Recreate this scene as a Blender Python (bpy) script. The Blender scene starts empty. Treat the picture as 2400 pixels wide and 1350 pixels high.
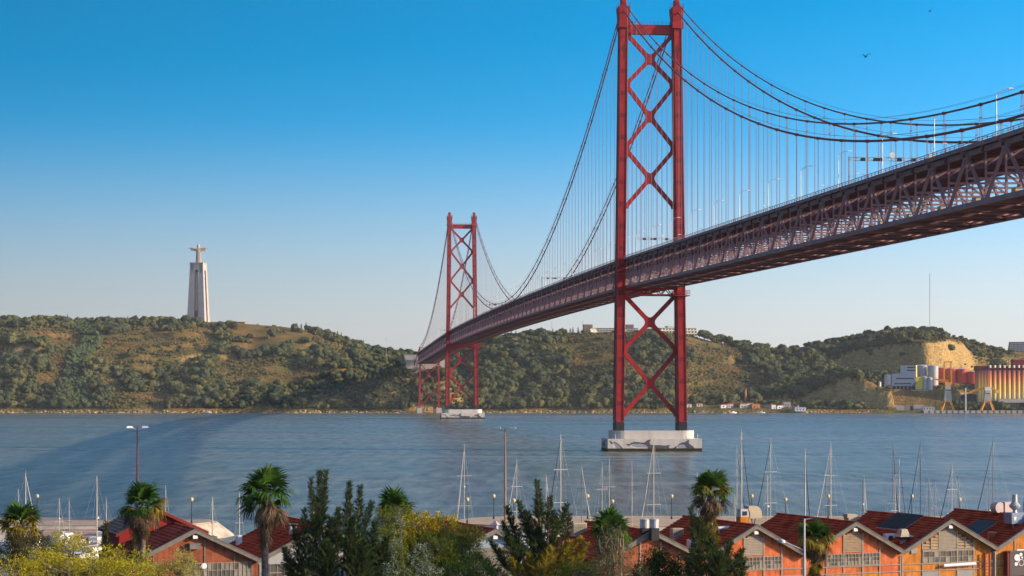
import bpy, bmesh, math, random
from mathutils import Vector, Matrix, Euler, noise
R = math.radians
scene = bpy.context.scene
col = scene.collection

# ------------------------------------------------------------------ camera
F = 4681.0            # focal length in pixels of the 2400 px wide photograph
HZ = 918.0            # row of the horizon
EYE = 25.0            # eye height above the river
cam_d = bpy.data.cameras.new('camera')
cam_d.sensor_width = 36.0
cam_d.lens = 36.0 * F / 2400.0
cam_d.shift_y = (HZ - 675.0) / 2400.0
cam_d.clip_start = 1.0
cam_d.clip_end = 30000.0
cam = bpy.data.objects.new('camera', cam_d)
cam.location = (0, 0, EYE)
cam.rotation_euler = (R(90), 0, 0)
col.objects.link(cam)
scene.camera = cam

# ------------------------------------------------------------------ light
SUN_AZ = R(10)        # how far the sun stands behind the camera, counted from due right
SUN_EL = R(18)
TO_SUN = Vector((math.cos(SUN_AZ) * math.cos(SUN_EL), -math.sin(SUN_AZ) * math.cos(SUN_EL), math.sin(SUN_EL)))
world = bpy.data.worlds.new('World')
scene.world = world
world.use_nodes = True
wn, wl = world.node_tree.nodes, world.node_tree.links
wn.clear()
w_out = wn.new('ShaderNodeOutputWorld')
w_bg = wn.new('ShaderNodeBackground')
w_sky = wn.new('ShaderNodeTexSky')
w_sky.sky_type = 'NISHITA'
w_sky.sun_disc = False
w_sky.sun_elevation = SUN_EL
w_sky.sun_rotation = math.atan2(TO_SUN.x, TO_SUN.y)
w_sky.altitude = 0
w_sky.air_density = 1.5
w_sky.dust_density = 3.0
w_sky.ozone_density = 4.0
w_tc = wn.new('ShaderNodeTexCoord')
w_map = wn.new('ShaderNodeMapping')
w_map.inputs['Scale'].default_value = (1, 1, 3.0)
w_map.inputs['Location'].default_value = (0, 0, 0.035)
w_hs = wn.new('ShaderNodeHueSaturation')
w_hs.inputs['Saturation'].default_value = 1.52
w_hs.inputs['Hue'].default_value = 0.489
w_bg.inputs['Strength'].default_value = 0.15
wl.new(w_tc.outputs['Generated'], w_map.inputs['Vector'])
wl.new(w_map.outputs[0], w_sky.inputs['Vector'])
wl.new(w_sky.outputs[0], w_hs.inputs['Color'])
# the air brightens evenly towards the sun's side of the sky
w_dot = wn.new('ShaderNodeVectorMath'); w_dot.operation = 'DOT_PRODUCT'; w_dot.inputs[1].default_value = (TO_SUN.x, TO_SUN.y, 0)
w_gl = wn.new('ShaderNodeMapRange'); w_gl.inputs[1].default_value = -0.6; w_gl.inputs[2].default_value = 1.0
w_gl.inputs[3].default_value = 0.66; w_gl.inputs[4].default_value = 2.9
w_tint = wn.new('ShaderNodeMixRGB'); w_tint.blend_type = 'MULTIPLY'; w_tint.inputs[0].default_value = 1.0
w_tint.inputs[2].default_value = (1.16, 0.95, 0.98, 1)
# pale dust layer low over the horizon, all round
w_sep = wn.new('ShaderNodeSeparateXYZ'); wl.new(w_tc.outputs['Generated'], w_sep.inputs[0])
w_low = wn.new('ShaderNodeMapRange'); w_low.interpolation_type = 'SMOOTHSTEP'; w_low.inputs[1].default_value = 0.14; w_low.inputs[2].default_value = 0.005; w_low.inputs[4].default_value = 0.9
wl.new(w_sep.outputs['Z'], w_low.inputs[0])
w_hz = wn.new('ShaderNodeMixRGB'); w_hz.inputs[2].default_value = (1.93, 1.96, 1.98, 1)
wl.new(w_low.outputs[0], w_hz.inputs[0]); wl.new(w_tint.outputs[0], w_hz.inputs[1])
w_mul = wn.new('ShaderNodeMixRGB'); w_mul.blend_type = 'MULTIPLY'; w_mul.inputs[0].default_value = 1.0
wl.new(w_tc.outputs['Generated'], w_dot.inputs[0]); wl.new(w_dot.outputs['Value'], w_gl.inputs[0])
# the deep colour eases back to the plain clear sky towards the zenith
w_up = wn.new('ShaderNodeMapRange'); w_up.interpolation_type = 'SMOOTHSTEP'; w_up.inputs[1].default_value = 0.18; w_up.inputs[2].default_value = 0.6
w_upm = wn.new('ShaderNodeMixRGB'); wl.new(w_sep.outputs['Z'], w_up.inputs[0]); wl.new(w_up.outputs[0], w_upm.inputs[0])
wl.new(w_hs.outputs[0], w_upm.inputs[1]); wl.new(w_sky.outputs[0], w_upm.inputs[2]); wl.new(w_upm.outputs[0], w_tint.inputs[1]); wl.new(w_hz.outputs[0], w_mul.inputs[1]); wl.new(w_gl.outputs[0], w_mul.inputs[2])
wl.new(w_mul.outputs[0], w_bg.inputs['Color'])
wl.new(w_bg.outputs[0], w_out.inputs['Surface'])

sun_d = bpy.data.lights.new('sun', 'SUN')
sun_d.energy = 4.2
sun_d.angle = R(0.55)
sun_d.color = (1.0, 0.80, 0.56)
sun = bpy.data.objects.new('sun', sun_d)
sun.rotation_euler = TO_SUN.to_track_quat('Z', 'Y').to_euler()
sun.location = TO_SUN * 500
col.objects.link(sun)

vs = scene.view_settings
vs.view_transform = 'Standard'
vs.look = 'None'
vs.gamma = 1.0
vs.exposure = 0.75
vs.use_curve_mapping = False

# ------------------------------------------------------------------ helpers
rng = random.Random(7)
def wx(px, D): return (px - 1200.0) / F * D              # world x of a column at depth D
def wz(py, D): return EYE + (HZ - py) / F * D            # world z of a row at depth D
def lerp(a, b, t): return a + (b - a) * t
def clamp(t, a=0.0, b=1.0): return max(a, min(b, t))
def smooth(t):
    t = clamp(t); return t * t * (3 - 2 * t)
def interp(xs, ys, x):
    if x <= xs[0]: return ys[0]
    for i in range(1, len(xs)):
        if x <= xs[i]:
            t = (x - xs[i-1]) / (xs[i] - xs[i-1])
            return ys[i-1] + (ys[i] - ys[i-1]) * t
    return ys[-1]
def nz(x, y, z=0.0): return noise.noise(Vector((x, y, z)))
ORD = ['first','second','third','fourth','fifth','sixth','seventh','eighth','ninth','tenth','eleventh','twelfth','thirteenth','fourteenth','fifteenth','sixteenth','seventeenth','eighteenth','nineteenth','twentieth']
ORD += ['twenty-' + o for o in ORD[:9]] + ['thirtieth'] + ['thirty-' + o for o in ORD[:9]] + ['fortieth'] + ['forty-' + o for o in ORD[:9]]

def tag(o, label=None, cat=None, group=None, kind=None):
    if label: o['label'] = label
    if cat: o['category'] = cat
    if group: o['group'] = group
    if kind: o['kind'] = kind
    return o
def empty(name, loc=(0,0,0), rz=0.0, parent=None):
    o = bpy.data.objects.new(name, None)
    o.empty_display_size = 1.0
    o.location = loc; o.rotation_euler = (0, 0, rz); o.parent = parent
    col.objects.link(o); return o
def link(name, me, parent=None, loc=(0,0,0), rz=0.0, sc=None, rot=None):
    o = bpy.data.objects.new(name, me)
    o.location = loc
    o.rotation_euler = rot if rot is not None else (0, 0, rz)
    if sc is not None: o.scale = sc if hasattr(sc, '__len__') else (sc, sc, sc)
    o.parent = parent
    col.objects.link(o); return o
def copy_tree(o, parent=None):
    c = o.copy(); col.objects.link(c); c.parent = parent
    for ch in list(o.children): copy_tree(ch, c)
    return c

class MB:
    def __init__(s): s.v = []; s.f = []
    def quad(s, a, b, c, d):
        n = len(s.v); s.v += [tuple(a), tuple(b), tuple(c), tuple(d)]; s.f.append((n, n+1, n+2, n+3)); return s
    def tri(s, a, b, c):
        n = len(s.v); s.v += [tuple(a), tuple(b), tuple(c)]; s.f.append((n, n+1, n+2)); return s
    def box(s, x0, x1, y0, y1, z0, z1):
        n = len(s.v)
        s.v += [(x0,y0,z0),(x1,y0,z0),(x1,y1,z0),(x0,y1,z0),(x0,y0,z1),(x1,y0,z1),(x1,y1,z1),(x0,y1,z1)]
        for f in ((0,3,2,1),(4,5,6,7),(0,1,5,4),(1,2,6,5),(2,3,7,6),(3,0,4,7)): s.f.append(tuple(n+i for i in f))
        return s
    def frustum(s, b, t, z0, z1):      # b, t = (x0,x1,y0,y1) at bottom and top
        n = len(s.v)
        s.v += [(b[0],b[2],z0),(b[1],b[2],z0),(b[1],b[3],z0),(b[0],b[3],z0),(t[0],t[2],z1),(t[1],t[2],z1),(t[1],t[3],z1),(t[0],t[3],z1)]
        for f in ((0,3,2,1),(4,5,6,7),(0,1,5,4),(1,2,6,5),(2,3,7,6),(3,0,4,7)): s.f.append(tuple(n+i for i in f))
        return s
    def bar(s, p, q, w, h=None):
        h = w if h is None else h
        p, q = Vector(p), Vector(q); d = (q - p)
        if d.length < 1e-6: return s
        d.normalize()
        up = Vector((0,0,1)) if abs(d.z) < 0.97 else Vector((0,1,0))
        a = d.cross(up).normalized() * (w/2); b = a.cross(d).normalized() * (h/2)
        n = len(s.v)
        for c in (p, q): s.v += [tuple(c-a-b), tuple(c+a-b), tuple(c+a+b), tuple(c-a+b)]
        for f in ((0,3,2,1),(4,5,6,7),(0,1,5,4),(1,2,6,5),(2,3,7,6),(3,0,4,7)): s.f.append(tuple(n+i for i in f))
        return s
    def tube(s, pts, r, n=6, cap=True):
        pts = [Vector(p) for p in pts]
        rs = r if hasattr(r, '__len__') else [r] * len(pts)
        base = len(s.v)
        for i, p in enumerate(pts):
            d = (pts[min(i+1, len(pts)-1)] - pts[max(i-1, 0)]).normalized()
            up = Vector((0,0,1)) if abs(d.z) < 0.95 else Vector((1,0,0))
            a = d.cross(up).normalized(); b = a.cross(d).normalized()
            for k in range(n):
                t = 2*math.pi*k/n
                s.v.append(tuple(p + (a*math.cos(t) + b*math.sin(t)) * rs[i]))
        for i in range(len(pts)-1):
            for k in range(n):
                k2 = (k+1) % n
                s.f.append((base+i*n+k, base+i*n+k2, base+(i+1)*n+k2, base+(i+1)*n+k))
        if cap:
            s.f.append(tuple(base+k for k in range(n))[::-1]); s.f.append(tuple(base+(len(pts)-1)*n+k for k in range(n)))
        return s
    def lathe(s, prof, n=12, c=(0,0,0)):
        base = len(s.v)
        for r, z in prof:
            for k in range(n):
                t = 2*math.pi*k/n
                s.v.append((c[0]+r*math.cos(t), c[1]+r*math.sin(t), c[2]+z))
        for i in range(len(prof)-1):
            for k in range(n):
                k2 = (k+1) % n
                s.f.append((base+i*n+k, base+i*n+k2, base+(i+1)*n+k2, base+(i+1)*n+k))
        s.f.append(tuple(base+k for k in range(n))[::-1]); s.f.append(tuple(base+(len(prof)-1)*n+k for k in range(n)))
        return s
    def prism(s, poly, y0, y1):        # poly in (x,z), counter-clockwise seen from -y
        n = len(s.v); m = len(poly)
        s.v += [(x, y0, z) for x, z in poly] + [(x, y1, z) for x, z in poly]
        s.f.append(tuple(range(n, n+m))); s.f.append(tuple(range(n+2*m-1, n+m-1, -1)))
        for i in range(m):
            j = (i+1) % m
            s.f.append((n+i, n+m+i, n+m+j, n+j))
        return s
    def mesh(s, name, m, smooth_=False):
        me = bpy.data.meshes.new(name)
        me.from_pydata(s.v, [], s.f)
        if m is not None: me.materials.append(m)
        if smooth_: me.polygons.foreach_set('use_smooth', [True]*len(me.polygons))
        me.update(); return me
    def build(s, name, m, parent=None, loc=(0,0,0), rz=0.0, smooth_=False, rot=None):
        return link(name, s.mesh(name, m, smooth_), parent, loc, rz, rot=rot)

def fix(me):
    bm = bmesh.new(); bm.from_mesh(me); bmesh.ops.recalc_face_normals(bm, faces=bm.faces); bm.to_mesh(me); bm.free(); return me

# ------------------------------------------------------------------ materials
def mat(name, c, rough=0.7, var=0.15, scale=1.0, bump=0.0, metal=0.0, spec=0.12, c2=None, coord='Object', detail=4.0, stretch=None):
    m = bpy.data.materials.new(name); m.use_nodes = True
    n, l = m.node_tree.nodes, m.node_tree.links
    p = n['Principled BSDF']
    p.inputs['Roughness'].default_value = rough; p.inputs['Metallic'].default_value = metal
    p.inputs['Specular IOR Level'].default_value = spec
    tc = n.new('ShaderNodeTexCoord'); tx = n.new('ShaderNodeTexNoise')
    tx.inputs['Scale'].default_value = scale; tx.inputs['Detail'].default_value = detail
    src = tc.outputs[coord]
    if stretch:
        mp = n.new('ShaderNodeMapping'); mp.inputs['Scale'].default_value = stretch
        l.new(src, mp.inputs[0]); src = mp.outputs[0]
    l.new(src, tx.inputs['Vector'])
    rp = n.new('ShaderNodeValToRGB')
    a = [clamp(x*(1-var)) for x in c]; b = c2 if c2 else [clamp(x*(1+var)) for x in c]
    rp.color_ramp.elements[0].color = (*a, 1); rp.color_ramp.elements[1].color = (*b, 1)
    rp.color_ramp.elements[0].position = 0.3; rp.color_ramp.elements[1].position = 0.7
    l.new(tx.outputs[0], rp.inputs[0]); l.new(rp.outputs[0], p.inputs['Base Color'])
    if bump:
        b_ = n.new('ShaderNodeBump'); b_.inputs['Strength'].default_value = bump; b_.inputs['Distance'].default_value = 0.05
        l.new(tx.outputs[0], b_.inputs['Height']); l.new(b_.outputs[0], p.inputs['Normal'])
    return m

def leaf_mat(name, c, c2, trans=0.35, scale=0.6, wscale=None):
    m = bpy.data.materials.new(name); m.use_nodes = True
    n, l = m.node_tree.nodes, m.node_tree.links
    n.remove(n['Principled BSDF']); out = n['Material Output']
    at = n.new('ShaderNodeAttribute'); at.attribute_name = 'tone'
    oi = n.new('ShaderNodeObjectInfo')
    ad = n.new('ShaderNodeMath'); ad.operation = 'MULTIPLY_ADD'; ad.inputs[1].default_value = 0.65
    l.new(at.outputs['Fac'], ad.inputs[0])
    mu = n.new('ShaderNodeMath'); mu.operation = 'MULTIPLY'; mu.inputs[1].default_value = 0.35
    l.new(oi.outputs['Random'], mu.inputs[0]); l.new(mu.outputs[0], ad.inputs[2])
    rp = n.new('ShaderNodeValToRGB')
    rp.color_ramp.elements[0].color = (*c, 1); rp.color_ramp.elements[1].color = (*c2, 1)
    l.new(ad.outputs[0], rp.inputs[0])
    df = n.new('ShaderNodeBsdfDiffuse'); tr = n.new('ShaderNodeBsdfTranslucent'); mx = n.new('ShaderNodeMixShader')
    mx.inputs[0].default_value = trans
    l.new(rp.outputs[0], df.inputs[0]); l.new(rp.outputs[0], tr.inputs[0])
    l.new(df.outputs[0], mx.inputs[1]); l.new(tr.outputs[0], mx.inputs[2]); l.new(mx.outputs[0], out.inputs['Surface'])
    return m

M = {}
M['red'] = mat('red_bridge_paint', (0.29, 0.016, 0.022), 0.6, 0.12, 0.35, c2=(0.36, 0.024, 0.026), spec=0.15)
M['red_splice'] = mat('darker_red_paint', (0.17, 0.013, 0.018), 0.6, 0.15, 0.5, spec=0.15)
M['truss'] = mat('weathered_truss_paint', (0.28, 0.18, 0.21), 0.6, 0.18, 0.25, spec=0.2)
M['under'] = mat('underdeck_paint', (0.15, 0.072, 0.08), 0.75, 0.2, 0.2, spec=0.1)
M['under_lit'] = mat('underdeck_paint_sun_tint', (0.27, 0.135, 0.115), 0.65, 0.2, 0.2)  # lighter copy of the underdeck paint; lit underside put into the colour
M['cable'] = mat('cable_paint', (0.17, 0.05, 0.06), 0.5, 0.1, 0.2)
M['hanger'] = mat('hanger_rope', (0.33, 0.21, 0.21), 0.5, 0.1, 0.2)
M['asphalt'] = mat('asphalt', (0.05, 0.05, 0.052), 0.9, 0.15, 1.5)
M['galv'] = mat('galvanised_steel', (0.42, 0.42, 0.42), 0.45, 0.1, 2.0, metal=0.3)
M['dark'] = mat('dark_metal', (0.03, 0.03, 0.035), 0.5, 0.2, 2.0)
M['white'] = mat('white_paint', (0.72, 0.72, 0.70), 0.5, 0.06, 1.5)
M['concrete'] = mat('concrete', (0.42, 0.38, 0.33), 0.85, 0.12, 0.25, stretch=(1, 1, 0.3))
M['concrete_dark'] = mat('weathered_concrete', (0.26, 0.235, 0.21), 0.9, 0.25, 0.12, stretch=(1, 1, 0.4))
M['algae'] = mat('algae', (0.035, 0.03, 0.015), 0.8, 0.4, 1.2)
M['mural_dark'] = mat('mural_dark_grey', (0.085, 0.085, 0.10), 0.7, 0.12, 0.8)
M['mural_mid'] = mat('mural_mid_grey', (0.30, 0.30, 0.34), 0.7, 0.08, 0.8)
M['mural_light'] = mat('mural_white', (0.66, 0.64, 0.60), 0.7, 0.06, 0.8)
M['stone'] = mat('pale_stone', (0.37, 0.345, 0.315), 0.85, 0.08, 0.15)
M['glass_far'] = mat('dark_window_glass', (0.03, 0.035, 0.045), 0.15, 0.2, 1.0, spec=0.6)

# ================================================================== SETTING: river, far bank, near bank
def river_material():
    m = bpy.data.materials.new('river_water'); m.use_nodes = True
    n, l = m.node_tree.nodes, m.node_tree.links
    p = n['Principled BSDF']
    tc = n.new('ShaderNodeTexCoord')
    def noise_(sx, sy, sc, det=4, rough=0.55):
        mp = n.new('ShaderNodeMapping'); mp.inputs['Scale'].default_value = (sx, sy, 1)
        mp.inputs['Rotation'].default_value = (0, 0, R(6))
        t = n.new('ShaderNodeTexNoise'); t.inputs['Scale'].default_value = sc; t.inputs['Detail'].default_value = det
        t.inputs['Roughness'].default_value = rough
        l.new(tc.outputs['Object'], mp.inputs[0]); l.new(mp.outputs[0], t.inputs['Vector']); return t
    swell = noise_(0.35, 1.0, 0.16, 6, 0.62)
    chop = noise_(0.8, 1.0, 1.3, 3)
    band = noise_(0.12, 1.0, 0.012, 5, 0.6)       # wind lanes and currents
    broad = noise_(0.5, 1.0, 0.0035, 3)
    ad = n.new('ShaderNodeMath'); ad.operation = 'MULTIPLY_ADD'; ad.inputs[1].default_value = 0.35
    l.new(chop.outputs[0], ad.inputs[0]); l.new(swell.outputs[0], ad.inputs[2])
    bp = n.new('ShaderNodeBump'); bp.inputs['Strength'].default_value = 1.0; bp.inputs['Distance'].default_value = 0.9
    l.new(ad.outputs[0], bp.inputs['Height']); l.new(bp.outputs[0], p.inputs['Normal'])
    rp = n.new('ShaderNodeValToRGB')
    rp.color_ramp.elements[0].position = 0.36; rp.color_ramp.elements[0].color = (0.07, 0.088, 0.066, 1)
    rp.color_ramp.elements[1].position = 0.68; rp.color_ramp.elements[1].color = (0.118, 0.135, 0.102, 1)
    l.new(band.outputs[0], rp.inputs[0])
    silt = n.new('ShaderNodeMixRGB'); silt.blend_type = 'MIX'; silt.inputs[2].default_value = (0.15, 0.14, 0.12, 1)
    sr = n.new('ShaderNodeMapRange'); sr.inputs[1].default_value = 0.45; sr.inputs[2].default_value = 0.65; sr.inputs[4].default_value = 0.6
    l.new(broad.outputs[0], sr.inputs[0]); l.new(sr.outputs[0], silt.inputs[0]); l.new(rp.outputs[0], silt.inputs[1])
    rip = noise_(0.22, 0.03, 1.0, 5, 0.7)
    rr2 = n.new('ShaderNodeMapRange'); rr2.inputs[1].default_value = 0.3; rr2.inputs[2].default_value = 0.7; rr2.inputs[3].default_value = 0.3; rr2.inputs[4].default_value = 1.9
    l.new(rip.outputs[0], rr2.inputs[0])
    mulr = n.new('ShaderNodeMixRGB'); mulr.blend_type = 'MULTIPLY'; mulr.inputs[0].default_value = 1.0
    l.new(silt.outputs[0], mulr.inputs[1]); l.new(rr2.outputs[0], mulr.inputs[2])
    lane = noise_(0.0035, 0.045, 1.0, 3, 0.5)
    lr = n.new('ShaderNodeMapRange'); lr.inputs[1].default_value = 0.60; lr.inputs[2].default_value = 0.70; lr.inputs[4].default_value = 0.55
    l.new(lane.outputs[0], lr.inputs[0])
    foam = n.new('ShaderNodeMixRGB'); foam.inputs[2].default_value = (0.26, 0.28, 0.27, 1)
    l.new(lr.outputs[0], foam.inputs[0]); l.new(mulr.outputs[0], foam.inputs[1]); l.new(foam.outputs[0], p.inputs['Base Color'])
    rr = n.new('ShaderNodeMapRange'); rr.inputs[1].default_value = 0.35; rr.inputs[2].default_value = 0.7
    rr.inputs[3].default_value = 0.16; rr.inputs[4].default_value = 0.32
    l.new(band.outputs[0], rr.inputs[0]); l.new(rr.outputs[0], p.inputs['Roughness'])
    p.inputs['IOR'].default_value = 1.33; p.inputs['Specular IOR Level'].default_value = 0.28
    return m
M['water'] = river_material()
o = MB().quad((-5000, 150, 0), (5000, 150, 0), (5000, 2700, 0), (-5000, 2700, 0)).build('river', M['water'])
tag(o, kind='structure')

# ------------------------------------------------------------------ far bank
DR = 2740.0
SKY = [(-600,752),(0,752),(140,750),(220,752),(440,757),(580,760),(660,766),(720,776),(760,786),(800,798),(850,814),(890,826),(930,830),(1000,836),
       (1080,822),(1140,803),(1200,790),(1260,782),(1340,779),(1420,777),(1540,776),(1600,786),(1650,796),(1700,808),(1750,816),(1800,826),(1840,822),
       (1900,812),(1970,800),(2040,788),(2090,784),(2180,780),(2240,788),(2300,800),(2350,812),(2400,817),(2600,824),(3000,835)]
RX = [wx(a, DR) for a, b in SKY]; RZ = [wz(b, DR) for a, b in SKY]
def shore(X): return 2342 + 7*nz(X/60.0, 3.1) + 3*nz(X/17.0, 9.7)
def port_z(X, Y, zr):
    y0 = lerp(2374, 2428, smooth((X-528)/40.0))
    z = 3.0 + 25*smooth((Y-y0)/46.0) + 14*smooth((Y-(y0+66))/60.0)
    Yc = 2545 + ((531-X)*0.72 if X < 531 else (X-531)*0.95) + 8*nz(X/17.0, Y/60.0) + 5*nz(X/7.0, Y/25.0)
    top = zr*0.84 + 0.16*zr*clamp((Y-Yc)/150.0)
    wd = min(20.0 + max(0.0, X-560)*1.5, max(20.0, 2738.0-Yc))
    return lerp(z, max(z, top), smooth((Y-Yc)/wd))
CLIFFS = [(wx(-40, 2580), wx(148, 2580), 76, 17), (wx(415, 2570), wx(575, 2570), 70, 10), (wx(700, 2590), wx(760, 2590), 84, 8), (wx(1700, 2540), wx(1765, 2540), 66, 9), (wx(1950, 2600), wx(2040, 2600), 88, 9), (wx(2290, 2600), wx(2420, 2600), 74, 14)]
def hill_z(X, Y):
    zr = interp(RX, RZ, X)
    ys = shore(X)
    d = Y - ys
    if d < 0: return -4 + 4.5*smooth(1 + d/9.0)
    ramp = smooth(d/110.0)*(1 - 0.75*smooth((Y-2600)/140.0))
    w = 78*nz(X/140.0, Y/330.0, 1.7) + 26*nz(X/50.0, Y/120.0, 5.2)
    t = clamp((d + w*ramp)/(DR-ys))
    bank = 3.4*smooth(d/5.0)
    z = bank + (zr-3.4)*(1-(1-t)**1.35)
    # eroded terraces: short steep risers between benches
    msk = smooth((nz(X/130.0, Y/200.0, 8.8)+0.15)*2.2)
    q = 15.0; ph = z/q + 0.5*nz(X/90.0, Y/90.0, 2.2); fr = ph - math.floor(ph)
    z += msk*ramp*q*0.42*(smooth((fr-0.42)/0.16) - fr)
    for xa, xb, zl, hh in CLIFFS:
        mk = smooth((X-xa)/14.0)*smooth((xb-X)/14.0)
        if mk > 0:
            zq = zl + 4*nz(X/25.0, 3.3); z += mk*hh*(smooth((z-zq+1.5)/3.0) - smooth((z-zq+24)/48.0))
    if -205 < X < -35 and Y > 2345:      # steep bank below the bridge anchorage
        z = max(z, 47*smooth((Y-2340)/40.0)*smooth((X+205)/70.0)*smooth((-35-X)/50.0))
    if Y > DR: z -= (Y-DR)*0.012
    z += 1.1*nz(X/22.0, Y/22.0, 4.0)*smooth(d/30.0)
    k = smooth((X-395)/50.0)
    if k > 0: z = lerp(z, port_z(X, Y, zr), k)
    # rocky spur with a cliff face dropping to the water
    if 300 < X < 450 and Y < 2520:
        cy = 2428 - (X-330)*0.55 + 5*nz(X/16.0, 2.0); cz = interp([300, 322, 350, 400, 420, 450], [0, 6, 22, 46, 40, 26], X) + 2.5*nz(X/9.0, 7.0)
        if Y < cy: z = lerp(min(z, 4.5), cz, smooth((Y-(cy-15))/15.0)) if cz > 8 else min(z, max(cz, 4.5))
        else: z = max(z, cz - (Y-cy)*0.03) if cz > 8 else z
    return z
def frange(a, b, st):
    o = []; x = a
    while x < b - 1e-6: o.append(x); x += st
    return o + [b]
def far_bank():
    xs = frange(-3000, -860, 70) + frange(-852, 860, 6.5) + frange(930, 3000, 70)
    ys = frange(2318, 2332, 7) + frange(2335, 2360, 2.5) + frange(2365, 2760, 5.5) + frange(2790, 3300, 60) + frange(3600, 9000, 900)
    v = [(x, y, hill_z(x, y)) for y in ys for x in xs]
    W = len(xs)
    f = [(j*W+i, j*W+i+1, (j+1)*W+i+1, (j+1)*W+i) for j in range(len(ys)-1) for i in range(W-1)]
    me = bpy.data.meshes.new('far_bank_hills'); me.from_pydata(v, [], f)
    me.polygons.foreach_set('use_smooth', [True]*len(f))
    m = bpy.data.materials.new('dry_hillside'); m.use_nodes = True
    n, l = m.node_tree.nodes, m.node_tree.links
    p = n['Principled BSDF']; p.inputs['Roughness'].default_value = 0.95; p.inputs['Specular IOR Level'].default_value = 0.05
    tc = n.new('ShaderNodeTexCoord')
    def nt(sc, det=5, st=(1,1,1)):
        mp = n.new('ShaderNodeMapping'); mp.inputs['Scale'].default_value = st
        t = n.new('ShaderNodeTexNoise'); t.inputs['Scale'].default_value = sc; t.inputs['Detail'].default_value = det
        l.new(tc.outputs['Object'], mp.inputs[0]); l.new(mp.outputs[0], t.inputs['Vector']); return t
    def ramp(src, pts):
        r = n.new('ShaderNodeValToRGB'); e = r.color_ramp.elements
        while len(e) < len(pts): e.new(0.5)
        for k, (ps, c) in enumerate(pts): e[k].position = ps; e[k].color = (*c, 1)
        l.new(src, r.inputs[0]); return r
    big = nt(0.012); mid = nt(0.06, 6); fine = nt(0.35, 5)
    g = ramp(big.outputs[0], [(0.32, (0.075, 0.075, 0.025)), (0.46, (0.14, 0.115, 0.04)), (0.60, (0.24, 0.14, 0.045)), (0.74, (0.12, 0.105, 0.035))])
    g2 = ramp(mid.outputs[0], [(0.3, (0.55, 0.6, 0.5)), (0.7, (1.2, 1.1, 1.0))])
    mu = n.new('ShaderNodeMixRGB'); mu.blend_type = 'MULTIPLY'; mu.inputs[0].default_value = 0.8
    l.new(g.outputs[0], mu.inputs[1]); l.new(g2.outputs[0], mu.inputs[2])
    rock = ramp(nt(0.3, 6, (0.6, 0.6, 1.6)).outputs[0], [(0.3, (0.20, 0.135, 0.07)), (0.55, (0.38, 0.25, 0.085)), (0.75, (0.46, 0.32, 0.13))])
    geo = n.new('ShaderNodeNewGeometry'); sp = n.new('ShaderNodeSeparateXYZ'); l.new(geo.outputs['Normal'], sp.inputs[0])
    ad = n.new('ShaderNodeMath'); ad.operation = 'MULTIPLY_ADD'; ad.inputs[1].default_value = 0.35; l.new(fine.outputs[0], ad.inputs[0]); l.new(sp.outputs['Z'], ad.inputs[2])
    mr = n.new('ShaderNodeMapRange'); mr.inputs[1].default_value = 0.96; mr.inputs[2].default_value = 0.80; l.new(ad.outputs[0], mr.inputs[0])
    mx = n.new('ShaderNodeMixRGB'); l.new(mr.outputs[0], mx.inputs[0]); l.new(mu.outputs[0], mx.inputs[1]); l.new(rock.outputs[0], mx.inputs[2])
    l.new(mx.outputs[0], p.inputs['Base Color'])
    b_ = n.new('ShaderNodeBump'); b_.inputs['Strength'].default_value = 0.9; b_.inputs['Distance'].default_value = 2.5
    l.new(fine.outputs[0], b_.inputs['Height']); l.new(b_.outputs[0], p.inputs['Normal'])
    me.materials.append(m)
    return tag(link('far_bank_hills', me), kind='structure')
far_bank()

# ------------------------------------------------------------------ hillside scrub and woodland (one mass)
def crown_mesh(name, m, seed, lobes, r, squash, nleaf, ls, trunk=0.0, leafy=True):
    rg = random.Random(seed); v = []; f = []; tone = []
    bm = bmesh.new()
    for k in range(lobes):
        a = rg.uniform(0, 6.283); q = rg.uniform(0.15, 0.62)*r if lobes > 1 else 0
        c = Vector((math.cos(a)*q, math.sin(a)*q, trunk + r*squash*rg.uniform(0.45, 1.0)))
        rr = r*rg.uniform(0.42, 0.66) if lobes > 1 else r
        tmp = bmesh.new(); bmesh.ops.create_icosphere(tmp, subdivisions=2, radius=1.0)
        base = len(v); tn = rg.uniform(0.1, 0.6)
        for vv in tmp.verts:
            d = vv.co.normalized(); k_ = 1 + 0.34*noise.noise(d*2.3 + Vector((seed*3.1+k*7, 0, 0)))
            v.append(tuple(c + Vector((d.x, d.y, d.z*squash))*rr*k_))
        for ff in tmp.faces: f.append(tuple(base + q_.index for q_ in ff.verts)); tone.append(clamp(tn + rg.uniform(-0.1, 0.1)))
        tmp.free()
        for q_ in range(nleaf):
            d = Vector((rg.gauss(0,1), rg.gauss(0,1), rg.gauss(0.25,1))).normalized()
            pc = c + Vector((d.x, d.y, d.z*squash))*rr*rg.uniform(0.9, 1.22)
            a_ = Vector((rg.gauss(0,1), rg.gauss(0,1), rg.gauss(0,1))).normalized(); b_ = a_.cross(d).normalized() if a_.cross(d).length > 1e-3 else Vector((1,0,0))
            s_ = ls*rg.uniform(0.6, 1.3); a2 = b_.cross(d + a_*0.6).normalized()
            base = len(v); v += [tuple(pc + b_*s_), tuple(pc + a2*s_*0.7), tuple(pc - b_*s_), tuple(pc - a2*s_*0.7)]
            f.append((base, base+1, base+2, base+3)); tone.append(clamp(tn + rg.uniform(-0.25, 0.45)))
    bm.free()
    me = bpy.data.meshes.new(name); me.from_pydata(v, [], f); me.materials.append(m)
    at = me.attributes.new('tone', 'FLOAT', 'FACE'); at.data.foreach_set('value', tone)
    return me
M['wood'] = leaf_mat('hill_woodland', (0.038, 0.050, 0.022), (0.20, 0.185, 0.07), 0.2)
M['wood_blue'] = leaf_mat('hill_reed_green', (0.04, 0.062, 0.03), (0.13, 0.165, 0.07), 0.15)
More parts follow.
